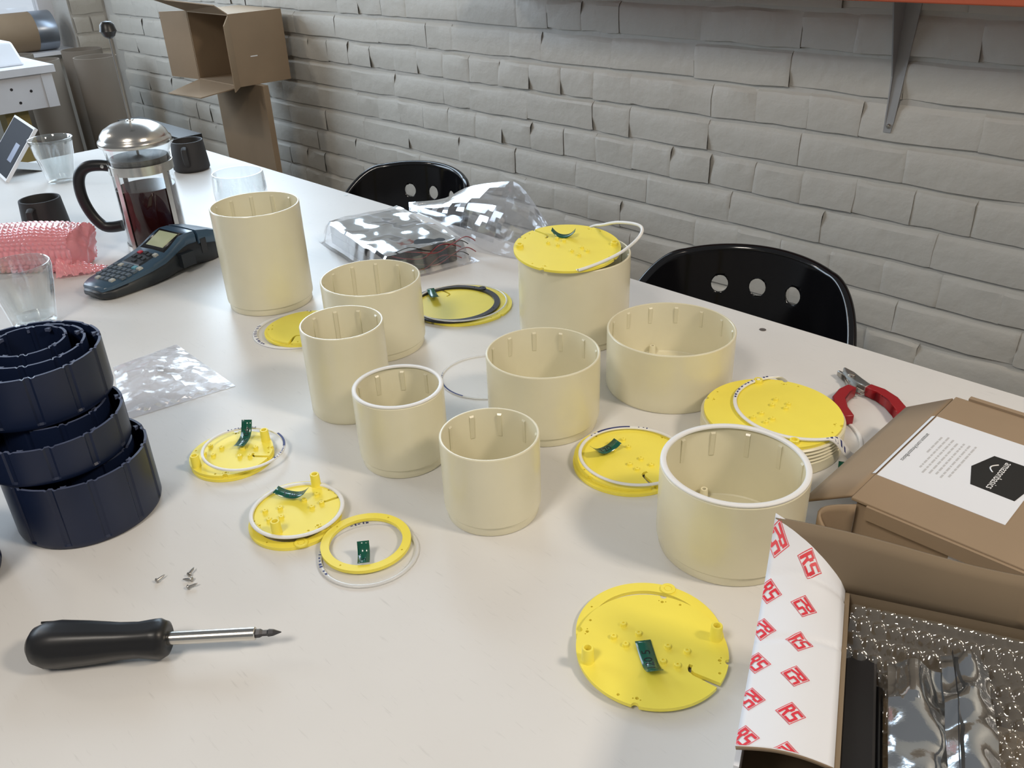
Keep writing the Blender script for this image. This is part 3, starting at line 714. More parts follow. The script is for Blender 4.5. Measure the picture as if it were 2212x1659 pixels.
# x runs from tail to head, y to the left edge ; half width and heights along x
ST = [(0.0, .018, .016, .006), (.006, .026, .021, .003), (.018, .032, .0235, .001), (.05, .0365, .0275, 0), (.085, .0385, .033, 0), (.112, .0385, .039, .001), (.128, .0375, .046, .004),
      (.150, .0365, .057, .006), (.162, .036, .0600, .006), (.180, .0355, .0590, .004), (.205, .034, .053, 0), (.232, .030, .042, 0), (.246, .024, .034, .002)]
def interp(x, k):
    for a, b in zip(ST[:-1], ST[1:]):
        if x <= b[0]: s = (x-a[0])/(b[0]-a[0]); return a[k]+(b[k]-a[k])*s
    return ST[-1][k]
def hull(lo, hi, inset, xs):
    mb = MB(); rows = []
    for x in xs:
        hw = interp(x, 1)-inset; zt = interp(x, 2); zb = interp(x, 3); z0 = zb+(zt-zb)*lo; z1 = zb+(zt-zb)*hi; row = []
        for (yy, zz) in ((-hw*.88, z0), (-hw, z0+(z1-z0)*.18), (-hw, z0+(z1-z0)*.75), (-hw*.90, z1), (0, z1+.0008), (hw*.90, z1), (hw, z0+(z1-z0)*.75), (hw, z0+(z1-z0)*.18), (hw*.88, z0)):
            row.append(len(mb.v)); mb.v.append((x, yy, zz))
        rows.append(row)
    for A, Bq in zip(rows[:-1], rows[1:]):
        for i in range(9): j = (i+1) % 9; mb.f.append((A[i], A[j], Bq[j], Bq[i])); mb.mi.append(0)
    mb.f += [tuple(reversed(rows[0])), tuple(rows[-1])]; mb.mi += [0, 0]; return mb
xs = [i*.246/60 for i in range(61)]
hull(0, .68, 0, xs).build('lower_case', 'printer_black', t, ang=50)
up = hull(.62, 1, .0010, xs[1:44]).build('keypad_cover', 'printer_blue', t, ang=50)
hull(.55, 1.01, -.0003, xs[44:60]).build('cassette_door', 'printer_blue', t, ang=50)
def on_top(x, y, e=0.): return V((x, y, interp(x, 2)+.0009+e))
def topslab(name, x0, x1, y0, y1, th, m, parent, bev=.0006, lift=0.):
    mb = MB(); ps = [on_top(x0, y0, lift), on_top(x1, y0, lift), on_top(x1, y1, lift), on_top(x0, y1, lift)]
    n_ = (ps[1]-ps[0]).cross(ps[3]-ps[0]).normalized()
    c = sum(ps, V())/4; tp_ = [c+(p-c)*.86+n_*th for p in ps]; bt = [p-n_*.0010 for p in ps]
    mb.add(bt+tp_, [(0, 3, 2, 1), (4, 5, 6, 7), (0, 1, 5, 4), (1, 2, 6, 5), (2, 3, 7, 6), (3, 0, 4, 7)])
    return mb.build(name, m, parent, smooth=False)
bz = topslab('screen_bezel', .1165, .1600, -.0300, .0300, .0012, 'black_gloss', t)
topslab('screen', .1215, .1540, -.0225, .0225, .0006, 'lcd', bz, lift=.0012)
for i in range(5):
    for j in range(6):
        x = .020+i*.0105+.0006*j; y = .0265-j*.0104
        if i == 0 and abs(y) > .021: continue
        mm = 'key_light' if (i, j) in ((4, 1), (4, 5), (0, 1), (0, 4)) else ('key_cyan' if (i, j) == (4, 4) else 'key_grey')
        topslab('key', x, x+.0080, y-.0080, y, .0020, mm, t)
topslab('navigation_pad', .0740, .1115, -.0215, .0225, .0008, 'printer_black', t)
for (dx, dy, mm) in ((0, .012, 'printer_black'), (.012, .013, 'key_red'), (.013, 0, 'printer_black'), (.010, -.011, 'printer_black'), (-.002, -.012, 'printer_black'), (-.010, 0, 'printer_black'), (0, 0, 'printer_black'), (.0135, -.0215, 'key_light')):
    topslab('round_key', .0895+dx, .0965+dx, dy-.0038, dy+.0038, .0028, mm, t)
MB().box(.135, .160, -.046, -.034, .012, .034).build('cutter_lever', 'printer_black', t, smooth=False)
MB().box(.183, .194, -.0362, -.033, .020, .044).build('tape_slot', 'black_gloss', t, smooth=False)

# ------------------------------------------------------------------ screwdriver and screws
a0 = V((-.6019, .0662, 0)); a1 = V((-.4736, .2045, 0)); dr = (a1-a0).normalized()
t = thing('screwdriver', 'black-handled screwdriver with a steel bit holder lying on the table', 'screwdriver', (a0.x, a0.y, 0), atan2(dr.y, dr.x))
My = Matrix.Translation((0, 0, .0178)) @ Matrix.Rotation(pi/2, 4, 'Y')
MB().lathe([(0, 0), (.008, .0006), (.0140, .005), (.0172, .0130), (.0176, .0240), (.0160, .0450), (.0136, .0680), (.0132, .0820), (.0146, .0940), (.0148, .0990), (.0130, .1035), (.0100, .1050), (.0060, .1042), (0, .1042)], 28, Mx=My,
           fn=lambda a, r, z: (r*(1-.05*cos(6*a)*(z > .02)*(z < .1)), z)).build('handle', 'black_plastic', t, ang=60)
MB().lathe([(0, 0), (.0052, 0), (.0052, .004), (0, .004)], 20, Mx=Matrix.Translation((.0165, .0112, .0178+.0110)) @ Matrix.Rotation(rad(-45), 4, 'X') @ Matrix.Diagonal((1.8, .75, .42, 1))).build('hanging_hole', 'ink_black', t)
MB().lathe([(0, .100), (.0050, .100), (.0050, .1695), (.0044, .1702), (.0034, .1702), (0, .1702)], 24, Mx=My).build('bit_holder', 'steel', t, ang=40)
MB().lathe([(0, .166), (.0034, .166), (.0034, .1735), (.0024, .1755), (.0024, .1790), (.0030, .1800), (.0026, .1835), (.0004, .1895), (0, .1895)], 6, Mx=My).build('bit', 'dark_steel', t, smooth=False)
def make_screw(label, x, y, rz, ry):
    t = thing('small_screw', label, 'screw', (x, y, .0), 0, 'loose screws')
    Mx = Matrix.Translation((0, 0, .0022)) @ Matrix.Rotation(rad(rz), 4, 'Z') @ Matrix.Rotation(rad(ry), 4, 'Y')
    MB().lathe([(0, .0018), (.0012, .0016), (.0021, .0008), (.0022, 0), (.0009, 0)], 14, Mx=Mx).build('head', 'steel_dull', t)
    MB().lathe([(.0010, 0), (.0010, -.0052), (.0003, -.0075), (0, -.0076)], 10, Mx=Mx, fn=lambda a, r, z: (r*(1+.15*sin(z*9000+a)), z)).build('shank', 'steel_dull', t)
make_screw('tiny steel screw lying apart from the other three, head forward', -.6200, .1720, 100, -95)
make_screw('tiny steel screw lying touching another one, farther of the touching pair', -.6068, .1945, 120, -100)
make_screw('tiny steel screw lying with its point towards the screwdriver, in the touching pair', -.5995, .1925, 40, 88)
make_screw('tiny steel screw lying between the touching pair and the screwdriver', -.5920, .1865, 70, -97)

# ------------------------------------------------------------------ red cutters
t = thing('side_cutters', 'small side cutters with red grips lying open beside the brown mailer box', 'cutters', (-.330, .858, 0))
def strip(name, m, pts, wds, z0, z1, parent):
    n = len(pts); L_, R_ = [], []
    for i, p in enumerate(pts):
        a, b = V(pts[max(i-1, 0)]), V(pts[min(i+1, n-1)]); d = (b-a).normalized(); nn = V((-d.y, d.x))*wds[i]/2
        L_.append((p[0]+nn.x, p[1]+nn.y)); R_.append((p[0]-nn.x, p[1]-nn.y))
    mb = MB()
    for i in range(n-1):
        mb.add([(*L_[i], z0), (*R_[i], z0), (*R_[i+1], z0), (*L_[i+1], z0), (*L_[i], z1), (*R_[i], z1), (*R_[i+1], z1), (*L_[i+1], z1)], [(0, 1, 5, 4), (2, 3, 7, 6), (3, 0, 4, 7), (1, 2, 6, 5), (4, 5, 6, 7), (3, 2, 1, 0)])
    bmx = mb.build(name, m, parent)
    bm = bmesh.new(); bm.from_mesh(bmx.data); bmesh.ops.remove_doubles(bm, verts=bm.verts, dist=1e-5)
    seen_ = {}
    for fc in list(bm.faces):
        k = tuple(sorted(v.index for v in fc.verts)); seen_.setdefault(k, []).append(fc)
    bmesh.ops.delete(bm, geom=[q for l in seen_.values() if len(l) > 1 for q in l], context='FACES'); bmesh.ops.recalc_face_normals(bm, faces=bm.faces); bm.to_mesh(bmx.data); bm.free()
    bevel(bmx, .0016); return bmx
strip('grip', 'red_grip', [(-.002, -.004), (-.0035, -.020), (-.001, -.038), (.010, -.055), (.025, -.068)], [.011, .0135, .0145, .0140, .012], .001, .013, t)
strip('grip', 'red_grip', [(.010, .008), (.026, .006), (.042, -.002), (.056, -.015), (.067, -.030)], [.011, .0135, .0145, .0140, .012], .001, .013, t)
strip('jaw', 'steel_dull', [(.012, .007), (-.004, .014), (-.018, .024), (-.029, .031)], [.009, .012, .010, .003], .006, .013, t)
strip('jaw', 'steel_dull', [(-.002, -.003), (-.008, .010), (-.020, .022), (-.034, .027)], [.008, .011, .009, .003], .002, .009, t)
MB().lathe([(.0042, 0), (.0040, .0012), (.0030, .0018), (0, .0019)], 18).build('pivot', 'steel', t, loc=(-.0135, .0175, .0128))
MB().tube([(.004, -.006, .007), (.010, -.008, .0075), (.0125, -.005, .008), (.010, -.003, .008), (.008, -.0055, .0085), (.0125, .001, .008), (.014, .006, .008)], .0007, 6).build('spring', 'steel', t)
# ------------------------------------------------------------------ bagged springs
t = thing('flat_plastic_bag', 'small flat clear bag with two springs inside lying beside the navy tubs', 'plastic bag', (-.975, .346, 0))
bc = [V((-.078, -.030)), V((-.079, .056)), V((.088, .050)), V((.065, -.079))]
def bagf(top):
    def fn(u, v):
        p = (bc[0]*(1-u)+bc[3]*u)*(1-v)+(bc[1]*(1-u)+bc[2]*u)*v
        k = (1-abs(2*u-1)**3)*(1-abs(2*v-1)**3)
        z = .0006+(.0075*k+.0035*k*noise.noise(V((p.x*45, p.y*45, 1)))+.0016*noise.noise(V((p.x*120, p.y*120, 2)))*(k > .02) if top else 0)
        return (p.x, p.y, max(.0004, z))
    return fn
MB().grid(bagf(True), 34, 26).build('bag_top', 'bag_milky', t, ang=14); MB().grid(bagf(False), 4, 4).build('bag_bottom', 'bag_milky', t, smooth=False)
MB().grid(lambda u, v: (.062+.026*v-.006*u*0, -.060+.1*v+.006*(u-.5), .004+.003*sin(v*40)), 2, 30).build('zip_strip', 'bag_clear', t)
for k, (x, y, a) in enumerate(((-.990, .352, 15), (-.981, .3585, 28))):
    sp = thing('coil_spring', ('steel coil spring lying in the flat clear bag, nearer the navy tubs', 'steel coil spring lying in the flat clear bag, nearer the cups')[k], 'spring', (x, y, .0035), rad(a), 'springs in the flat bag')
    MB().tube([(-.008+.016*i/84, .0026*cos(i*2*pi/12), .0026*sin(i*2*pi/12)) for i in range(85)], .00035, 5).build('coil', 'steel_dull', sp)

# ------------------------------------------------------------------ battery holders in a clear bag
ba = V((.215, -.042, 0)); bl = ba.length; ea = atan2(ba.y, ba.x)
wire_rr = random.Random(3)
for lay in range(2):
    for k in range(3):
        p = V((-1.23, .770, 0))+ba.normalized()*(.0365+k*.0715)+V((.19, .98, 0)).normalized()*.0655
        nm = ('lower', 'upper')[lay]+' '+('at the sealed end', 'in the middle', 'at the end with most wires')[k]
        h = thing('battery_holder', 'black battery holder in the clear bag, '+nm, 'battery holder', (p.x, p.y, .0008+lay*.0182), ea, 'bagged battery holders')
        mb = MB().box(-.0345, .0345, -.063, .063, 0, .0176); bevel(mb.build('holder_case', 'battery_black', h, smooth=False), .002)
        for q in range(3):
            MB().lathe([(0, .0014), (.0016, .0012), (.002, 0)], 10).build('contact_rivet', 'steel_dull', h, loc=(-.0345, -.045+q*.022, .0088), rot=(0, -pi/2, 0))
        if k == 2 or lay:
            for q in range(3):
                y0 = -.058+.012*q; s_ = wire_rr.uniform(-.01, .01); e = .004 if k == 2 else 0
                pts = [(.030, y0, .0182-.004*q*0), (.0375+e, y0+.022, .016+s_), (.040+e, y0+.055, .008+s_*.6), (.038+e*1.5, y0+.085, .016-s_*.5), (.044, min(.078, y0+.110), .014+.004*q), (.050+.003*q, min(.090, y0+.122), .008+.003*q)]
                sm = []
                for i in range(len(pts)-1):
                    for j in range(5):
                        s = j/5; P0, P1, P2, P3 = [V(pts[min(max(i+d, 0), len(pts)-1)]) for d in (-1, 0, 1, 2)]
                        sm.append(.5*(2*P1+(P2-P0)*s+(2*P0-5*P1+4*P2-P3)*s*s+(3*P1-P0-3*P2+P3)*s**3))
                if k == 2: MB().tube(sm, .00075, 6).build('wire', 'wire_red' if q != 1 else 'wire_black', h)
bg = thing('clear_plastic_bag', 'crumpled clear plastic bag holding the black battery holders', 'plastic bag', (-1.23, .770, 0), ea)
e_b = .133
def drape(u, v):
    x = -.022+.262*u; y = -.012+(e_b+.034)*v; ix = min(x+.004, bl+.006-x); iy = min(y+.004, e_b+.006-y); ins = min(ix, iy)
    top = .0395+.006*noise.noise(V((x*18, y*18, 5)))*(ins > .0)+.010*max(0, noise.noise(V((x*9+3, y*9, 8))))
    k = min(1, max(0, (ins+.006)/.012)); k = k*k*(3-2*k)
    z = .0012+(top-.0012)*k
    rip = .0012*noise.noise(V((x*45, y*45, 2)))
    return (x+.002*noise.noise(V((x*40, y*40, 11))), y+.002*noise.noise(V((x*40, y*40, 21))), max(.0009, z+rip*(k > .1)))
MB().grid(drape, 62, 44).build('bag_over_holders', 'bag_clear', bg, ang=10)
Bi = Matrix.Rotation(-ea, 3, 'Z')
def crv(pts, s):
    n = len(pts)-1; i = min(int(s*n), n-1); q = s*n-i; P0, P1, P2, P3 = [V(pts[min(max(i+d, 0), n)]) for d in (-1, 0, 1, 2)]
    return .5*(2*P1+(P2-P0)*q+(2*P0-5*P1+4*P2-P3)*q*q+(3*P1-P0-3*P2+P3)*q**3)
lowc = [(-1.175, .905, .036), (-1.09, .905, .030), (-1.02, .905, .012), (-.955, .915, .002), (-.900, .930, .002)]
topc = [(-1.20, .925, .042), (-1.12, .938, .060), (-1.065, .950, .088), (-.985, .957, .109), (-.952, .957, .110), (-.915, .955, .085), (-.884, .950, .060)]
def tailg(sgn):
    def fn(u, v):
        a, b = crv(lowc, u), crv(topc, u); p = a.lerp(b, v); k = (1-(2*v-1)**2)*(1-(2*u-1)**4)
        p += V((.25, -.95, .15))*(sgn*.026*k)
        q = V((p.x*16, p.z*26, 3+sgn)); p += V((.3, -1, .3))*(.010*noise.noise(q)+.005*noise.noise(q*2.7))*min(1, k*2)
        p.z = max(.0015, p.z); w_ = p-V((-1.23, .770, 0)); return Bi @ w_
    return fn
for s in (-1, 1): MB().grid(tailg(s), 22, 12).build('bag_open_end', 'bag_clear', bg, ang=8)
def corner(u, v):                                             # loose corner sticking out past the holders at the sealed end
    return (-.020-.018*u, .004+.050*v*(1-.7*u), .004+.022*(1-u)*(1-v*.4)+.003*sin(v*9))
MB().grid(corner, 4, 6).build('bag_corner', 'bag_clear', bg, ang=10)

# ------------------------------------------------------------------ brown mailer box with label
t = thing('mailer_box', 'flat brown mailer box with a large white label and black hexagon on its lid', 'box', (-.215, .592, 0))
th = .003; bw, bd, bh = .33, .222, .060
MB().box(.004, bw, .004, .007, 0, bh-.006).build('front_wall', 'cardboard', t, smooth=False)
MB().box(.004, bw, bd-.007, bd-.004, 0, bh-.003).build('back_wall', 'cardboard', t, smooth=False)
MB().box(.004, .007, .007, bd-.007, 0, bh-.004).build('side_wall', 'cardboard', t, smooth=False)
MB().box(bw-.003, bw, .007, bd-.007, 0, bh-.004).build('side_wall', 'cardboard', t, smooth=False)
MB().box(.007, bw-.003, .007, bd-.007, 0, .003).build('base', 'cardboard', t, smooth=False)
ld = MB().box(0, bw+.002, 0, bd, bh-.003, bh).build('lid', 'cardboard', t, smooth=False); bevel(ld, .001)
MB().box(.012, bw, bd-.001, bd+.005, bh-.006, bh+.0025).build('lid_fold', 'cardboard', t, smooth=False)
MB().box(.014, bw, -.0028, .0004, bh-.014, bh-.0015).build('lid_lip', 'cardboard', t, smooth=False)
flp = MB().grid(lambda u, v: (-.0005-.041*u, .005+(bd-.010)*v, bh-.0015-.026*u), 6, 4).build('tuck_flap', 'cardboard', t, ang=40); solid(flp, .0026)
MB().grid(lambda u, v: (-.0028*u, .045+.126*v, bh+.0006-.0014*u), 3, 40).build('torn_paper_edge', 'paper', t)
ear = MB().grid(lambda u, v: (.006-.020*sin(pi*u)-.012*u*u, -.002-.024*u+.0*v, .006+v*(.050-.018*u)+.004*sin(pi*v)), 10, 6).build('ear_flap', 'cardboard', t, ang=60); solid(ear, .0026)
MB().box(.080, .155, .0030, .0041, .012, .046).build('sticker', 'paper_grey', t, smooth=False)
lb = MB().box(.0015, .1035, .0440, .1720, bh, bh+.0003).build('label_sheet', 'paper', t, smooth=False)
def lab(x, y): return (x+.215, y-.592)
hx = [lab(-.151, .7290), lab(-.159, .702), lab(-.1505, .6735), lab(-.1135, .6735), lab(-.1120, .702), lab(-.1120, .7290)]
hx = [(.0640, .1375), (.0550, .1090), (.0640, .0815), (.0985, .0805), (.1025, .1090), (.0990, .1380)]
MB().prism(hx, bh+.0003, bh+.0005).build('black_hexagon', 'ink_black', lb, smooth=False)
def flat_text(txt, size, x, y, m, parent, z):
    me = text_mesh(txt, size)
    for v in me.vertices: v.co = (x+v.co.y, y-v.co.x, z)
    return obj('lettering', me, m, parent)
flat_text('amazonbasics', .0090, .0775, .1090, 'ink_white', lb, bh+.0006)
MB().tube([(.0715-.004*sin(pi*k/10), .1250-.014*k/10, bh+.0006) for k in range(11)], .0006, 4).build('printed_arc', 'ink_white', lb)
flat_text('amazon.com/AmazonBasics', .0052, .0080, .1075, 'ink_black', lb, bh+.0004)
pr_ = random.Random(5); pm = MB()
for k in range(7):
    x = .0190+k*.0047; y = .1420-pr_.uniform(0, .006); y_end = .080+(.028 if k == 0 else 0)-pr_.uniform(0, .004)
    while y > y_end:
        l_ = pr_.uniform(.0025, .008); pm.box(x-.0008, x+.0008, y-l_, y, bh+.0003, bh+.00042); y -= l_+.0014
o = pm.build('fine_print', 'ink_grey', lb, smooth=False); o['kind'] = 'stuff'

# ------------------------------------------------------------------ open carton with printed tape
ga = atan2(.403, .915)
t = thing('open_carton', 'open brown carton with white red-printed sealing tape on its side channel', 'box', (-.156, .451, 0), ga)
# x runs along the back wall, -y runs along the left wall towards the camera
zr = .0885
def vz(b): return -b
bx_, by_ = .262, .196
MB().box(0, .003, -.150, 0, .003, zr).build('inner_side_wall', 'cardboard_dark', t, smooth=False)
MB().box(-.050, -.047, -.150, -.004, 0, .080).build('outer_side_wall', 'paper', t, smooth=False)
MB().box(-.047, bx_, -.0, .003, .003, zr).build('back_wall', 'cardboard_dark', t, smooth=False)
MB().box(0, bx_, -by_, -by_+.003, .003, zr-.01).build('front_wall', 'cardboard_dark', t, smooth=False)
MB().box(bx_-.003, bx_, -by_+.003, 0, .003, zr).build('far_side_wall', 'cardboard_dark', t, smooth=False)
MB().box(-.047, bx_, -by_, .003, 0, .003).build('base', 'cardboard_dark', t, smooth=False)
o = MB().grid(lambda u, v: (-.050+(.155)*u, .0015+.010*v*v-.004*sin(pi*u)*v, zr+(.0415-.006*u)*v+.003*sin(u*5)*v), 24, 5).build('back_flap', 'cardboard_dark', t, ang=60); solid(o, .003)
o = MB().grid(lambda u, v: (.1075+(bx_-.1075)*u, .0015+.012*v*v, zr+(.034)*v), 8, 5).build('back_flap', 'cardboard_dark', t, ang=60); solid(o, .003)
def flap(u, v):
    """u: fold edge 0 -> outer edge 1 ; v: back end 0 -> near end 1"""
    a = -.0505*u; b = -.012*u*(1-v)**2+.142*v+.006*v*u; lift = (1-v)**6*.040*u**.7
    z = zr+.0015+.0065*sin(pi*u)*.7+lift+.003*u-.0016*sin(v*7)*u*(1-v)-.0022*math.exp(-((v-.07-.10*u)/.016)**2)*(1-.5*u)-.0014*math.exp(-((v-.38-.10*u)/.014)**2)
    return V((a-.004*u*(1-v)**4*0, -b, z))
fo = MB().grid(flap, 14, 100, flip=True).build('printed_flap', ['paper', 'cardboard'], t, ang=60)
solid(fo, .0028, -1); md = fo.modifiers[0]; md.material_offset = 1; md.material_offset_rim = 1
def stamp(u, v, size, turn):
    """red rounded square with a thin outer frame and the letters RS left white, laid on the flap"""
    W_, L_ = .0505, .150
    def put(x, y, e):
        uu, vv = u+x/W_, v+y/L_
        if not (0.005 <= uu <= .998): uu = min(.998, max(.005, uu))
        vv = min(.996, max(.004, vv)); p = flap(uu, vv); p.z += e; return p
    ca, sa = cos(turn), sin(turn); mb = MB()
    def quad(x0, x1, y0, y1, e, n=6):
        def fn(i, j):
            x, y = x0+(x1-x0)*i, y0+(y1-y0)*j; return put(x*ca-y*sa, x*sa+y*ca, e)
        mb.grid(fn, n, n)
    h = size/2; g = h*1.17
    for (x0, x1, y0, y1) in ((-g, g, -g, -g+.0004), (-g, g, g-.0004, g), (-g, -g+.0004, -g, g), (g-.0004, g, -g, g)): quad(x0, x1, y0, y1, .0003, 5)
    T_ = .155
    for (xa, ya, xb, yb) in ((.08, .0, .08, 1.0), (.08, .92, .34, .92), (.37, .56, .37, .86), (.08, .50, .34, .50),
                             (.58, .92, 1., .92), (.60, .52, .60, .92), (.60, .52, .96, .52), (.92, .08, .92, .52), (.54, .08, .92, .08)):
        x0, x1 = min(xa, xb)-T_/2*(xa == xb), max(xa, xb)+T_/2*(xa == xb); y0, y1 = min(ya, yb)-T_/2*(ya == yb), max(ya, yb)+T_/2*(ya == yb)
        if xa != xb: x0, x1 = x0-.04, x1+.04
        x0, x1, y0, y1 = [min(1, max(0, q)) for q in (x0, x1, y0, y1)]
        quad(-h+size*x0, -h+size*x1, -h+size*y0, -h+size*y1, .0003, 3)
    def leg(i, j):
        x, y = -h+size*(.20+.155*i+.135*(1-j)), -h+size*(.46*j); return put(x*ca-y*sa, x*sa+y*ca, .0003)
    mb.grid(leg, 2, 4)
    return mb.build('printed_mark', 'red_print', fo, smooth=False)
for k in range(6): stamp(.49, .075+.187*k, .0100, rad(135 if k % 2 == 0 else 45))
for k in range(6): stamp(.93, .060+.180*k, .0100, rad(45 if k % 2 == 0 else 135))
# contents
bw_ = thing('bubble_wrap_sheet', 'clear bubble wrap lining the open carton', 'bubble wrap', (-.156, .451, 0), ga)
def bwf(u, v):
    x = .005+.250*u; y = -.003-.186*v
    z = .036+.046*(1-v)**4+.012*u*u+.006*noise.noise(V((x*16, y*16, 2)))
    return (x, y, max(.005, min(.083, z+bubbles(x, y, .0092, .0082, .0040))))
MB().grid(bwf, 190, 150).build('wrap_sheet', 'bubble_clear', bw_, ang=180)
MB().grid(lambda u, v: (.006+.248*u, -.004-.184*v, .0045), 2, 2).build('wrap_layer', 'cardboard_dark', bw_) if False else None
o = thing('black_case', 'long black case lying against the carton side wall', 'case', (-.156, .451, .0475), ga)
bevel(MB().box(.0045, .0245, -.165, -.024, 0, .0150).build('case_body', 'foam_black', o, smooth=False), .002)
bevel(MB().box(.0243, .0290, -.160, -.045, .001, .0115).build('case_hinge', 'black_gloss', o, smooth=False), .002)
fb = thing('antistatic_bag', 'shiny grey antistatic bag lying on the bubble wrap in the carton', 'bag', (-.156, .451, .001), ga)
def foil(dx, dy, w_, l_, z0, ph):
    def fn(u, v):
        x = dx+w_*u; y = -(dy+l_*v)
        return (x, y, z0+.006*sin(pi*u)+.0035*noise.noise(V((x*60, y*60, ph)))+.002*sin(x*300+ph)*(v < .2))
    return fn
MB().grid(foil(.030, .032, .032, .150, .0660, 1), 18, 40).build('bag_panel', 'foil', fb, ang=20)
MB().grid(foil(.060, .020, .027, .160, .0700, 4), 14, 40).build('bag_panel', 'foil', fb, ang=20)
MB().grid(lambda u, v: (.0655+.001*sin(v*8), -(.020+.160*v), .0745+.003*u), 2, 20).build('bag_seam', 'foam_black', fb)
cp = thing('grey_cardboard_pad', 'small torn grey paper pad lying on the black case', 'paper', (-.156, .451, .0622), ga)
MB().box(.012, .032, -.160, -.122, 0, .0010).build('pad_sheet', 'paper_grey', cp, smooth=False)

# ------------------------------------------------------------------ black shell chairs
def make_chair(label, x, y, rz):
    t = thing('shell_chair', label, 'chair', (x, y, -TZ), rad(rz), 'black shell chairs')
    seat, rim = TZ-.285, TZ-.058
    NU, NV = 300, 90; mb = MB(); holes = [(-.0735, rim-.071), (0, rim-.071), (.0735, rim-.071)]; hr = .0165
    def zr_(ph):
        a = abs(ph); 
        if a < rad(40): return rim-.010*(a/rad(40))**2
        if a < rad(120): s = (a-rad(40))/rad(80); s = s*s*(3-2*s); return rim-.010-(rim-.010-seat-.035)*s
        return seat+.035-.030*min(1, (a-rad(120))/rad(40))
    P_ = []; mark = []
    for j in range(NV+1):
        v = j/NV; row = []
        for i in range(NU):
            ph = 2*pi*i/NU-pi; zt = zr_(ph)
            if v < .36: s = v/.36; r = .02+.165*s; z = seat-.018*(1-s*s)+.004*s**6
            elif v < .92:
                s = (v-.36)/.56; r = .185+.030*(1-(1-s)**2)+.004*s; z = seat+.004+(zt-seat-.004)*(s**1.15)
                if s < .22: r -= 0
            else: s = (v-.92)/.08; r = .219+.014*sin(s*pi/2); z = zt+.005*sin(s*pi)-.008*s*s
            r *= 1+.06*cos(2*ph)*0
            pt = V((r*.90*sin(ph), r*cos(ph)*.86, z)); m_ = False
            if .36 < v < .92 and abs(ph) < 1:
                sx = .205*ph
                for hxx, hz in holes:
                    d = hypot(sx-hxx, z-hz)
                    if d < hr:
                        m_ = True; k = hr/max(d, 1e-4); ph2 = (hxx+(sx-hxx)*k)/.205; z2 = hz+(z-hz)*k
                        pt = V((r*.90*sin(ph2), r*cos(ph2)*.86, z2))
            row.append(len(mb.v)); mb.v.append(tuple(pt)); mark.append(m_)
        P_.append(row)
    for j in range(NV):
        for i in range(NU):
            k = (i+1) % NU; q = (P_[j][i], P_[j][k], P_[j+1][k], P_[j+1][i])
            if all(mark[e] for e in q): continue
            mb.f.append(q); mb.mi.append(0)
    mb.f.append(tuple(reversed(P_[0]))); mb.mi.append(0)
    o = mb.build('seat_shell', 'black_gloss', t, ang=60); solid(o, .004, 0)
    for sx in (-1, 1):
        for sy in (-1, 1): MB().tube([(sx*.09, sy*.08, seat-.018), (sx*.16, sy*.15, seat-.06), (sx*.20, sy*.19, 0)], .010, 12).build('leg', 'black_plastic', t)
    MB().lathe([(0, seat-.036), (.10, seat-.036), (.11, seat-.022), (0, seat-.0205)], 32).build('seat_mount', 'black_plastic', t)
    return t
make_chair('glossy black shell chair at the table edge by the widest cream cup', -.682, 1.165, 14)
make_chair('glossy black shell chair at the table edge by the bagged battery holders', -1.640, 1.190, 10)
t = thing('straight_chair', 'plain black straight-backed chair beyond the table corner', 'chair', (-2.58, 1.09, -TZ))
MB().box(-.21, .195, -.035, .035, .44, TZ-.03).build('backrest', 'black_plastic', t, smooth=False)
MB().box(-.21, .195, -.40, -.035, .42, .45).build('seat', 'black_plastic', t, smooth=False) if False else MB().box(-.21, .195, .035, .34, .42, .45).build('seat', 'black_plastic', t, smooth=False)
for sx in (-.19, .175):
    for sy in (0, .32): MB().tube([(sx, sy, 0), (sx, sy, .44)], .012, 10).build('leg', 'black_plastic', t)

# ------------------------------------------------------------------ cartons by the wall
t = thing('tall_carton', 'tall flattened brown carton standing on the floor close to the brick wall', 'box', (-2.765, 1.475, -TZ))
for (nm, b) in (('front_panel', (-.160, .160, -.010, -.006)), ('back_panel', (-.160, .160, .006, .010)), ('side_panel', (-.160, -.156, -.006, .006)), ('side_panel', (.156, .160, -.006, .006))):
    MB().box(*b, 0, TZ+.0255).build(nm, 'cardboard', t, smooth=False)
MB().box(-.160, .160, -.010, .010, TZ+.0255, TZ+.0285).build('top_panel', 'cardboard', t, smooth=False)
t = thing('open_box', 'open brown cardboard box lying on its side on top of the tall carton', 'box', (-2.785, 1.505, .029))
wx, dy, hz = .135, .095, .216; q = .004
MB().box(wx-q, wx, -dy, dy, 0, hz).build('side_panel', 'cardboard', t, smooth=False)
MB().box(-wx, -wx+q, -dy, dy, 0, hz).build('side_panel', 'cardboard', t, smooth=False)
MB().box(-wx+q, wx-q, -dy, dy, 0, q).build('bottom_panel', 'cardboard', t, smooth=False)
MB().box(-wx+q, wx-q, -dy, dy, hz-q, hz).build('top_panel', 'cardboard', t, smooth=False)
MB().box(-wx+q, wx-q, dy-q, dy, q, hz-q).build('back_panel', 'cardboard', t, smooth=False)
def fl_(name, pts, m='cardboard'):
    o = MB().add(pts, [(0, 1, 2, 3)]).build(name, m, t, smooth=False); solid(o, .003); return o
fl_('left_flap', [(-wx, -dy, 0), (-wx, -dy, hz), (-wx-.105, -dy-.045, hz-.004), (-wx-.105, -dy-.045, .008)])
fl_('right_flap', [(wx+.001, -dy, .004), (wx+.001, -dy, hz), (wx+.026, -dy+.09, hz-.006), (wx+.026, -dy+.09, -.008)]) if False else fl_('right_flap', [(wx, -dy, 0), (wx, -dy, hz-.004), (wx+.020, -dy-.030, hz-.030), (wx+.020, -dy-.030, -.010)])
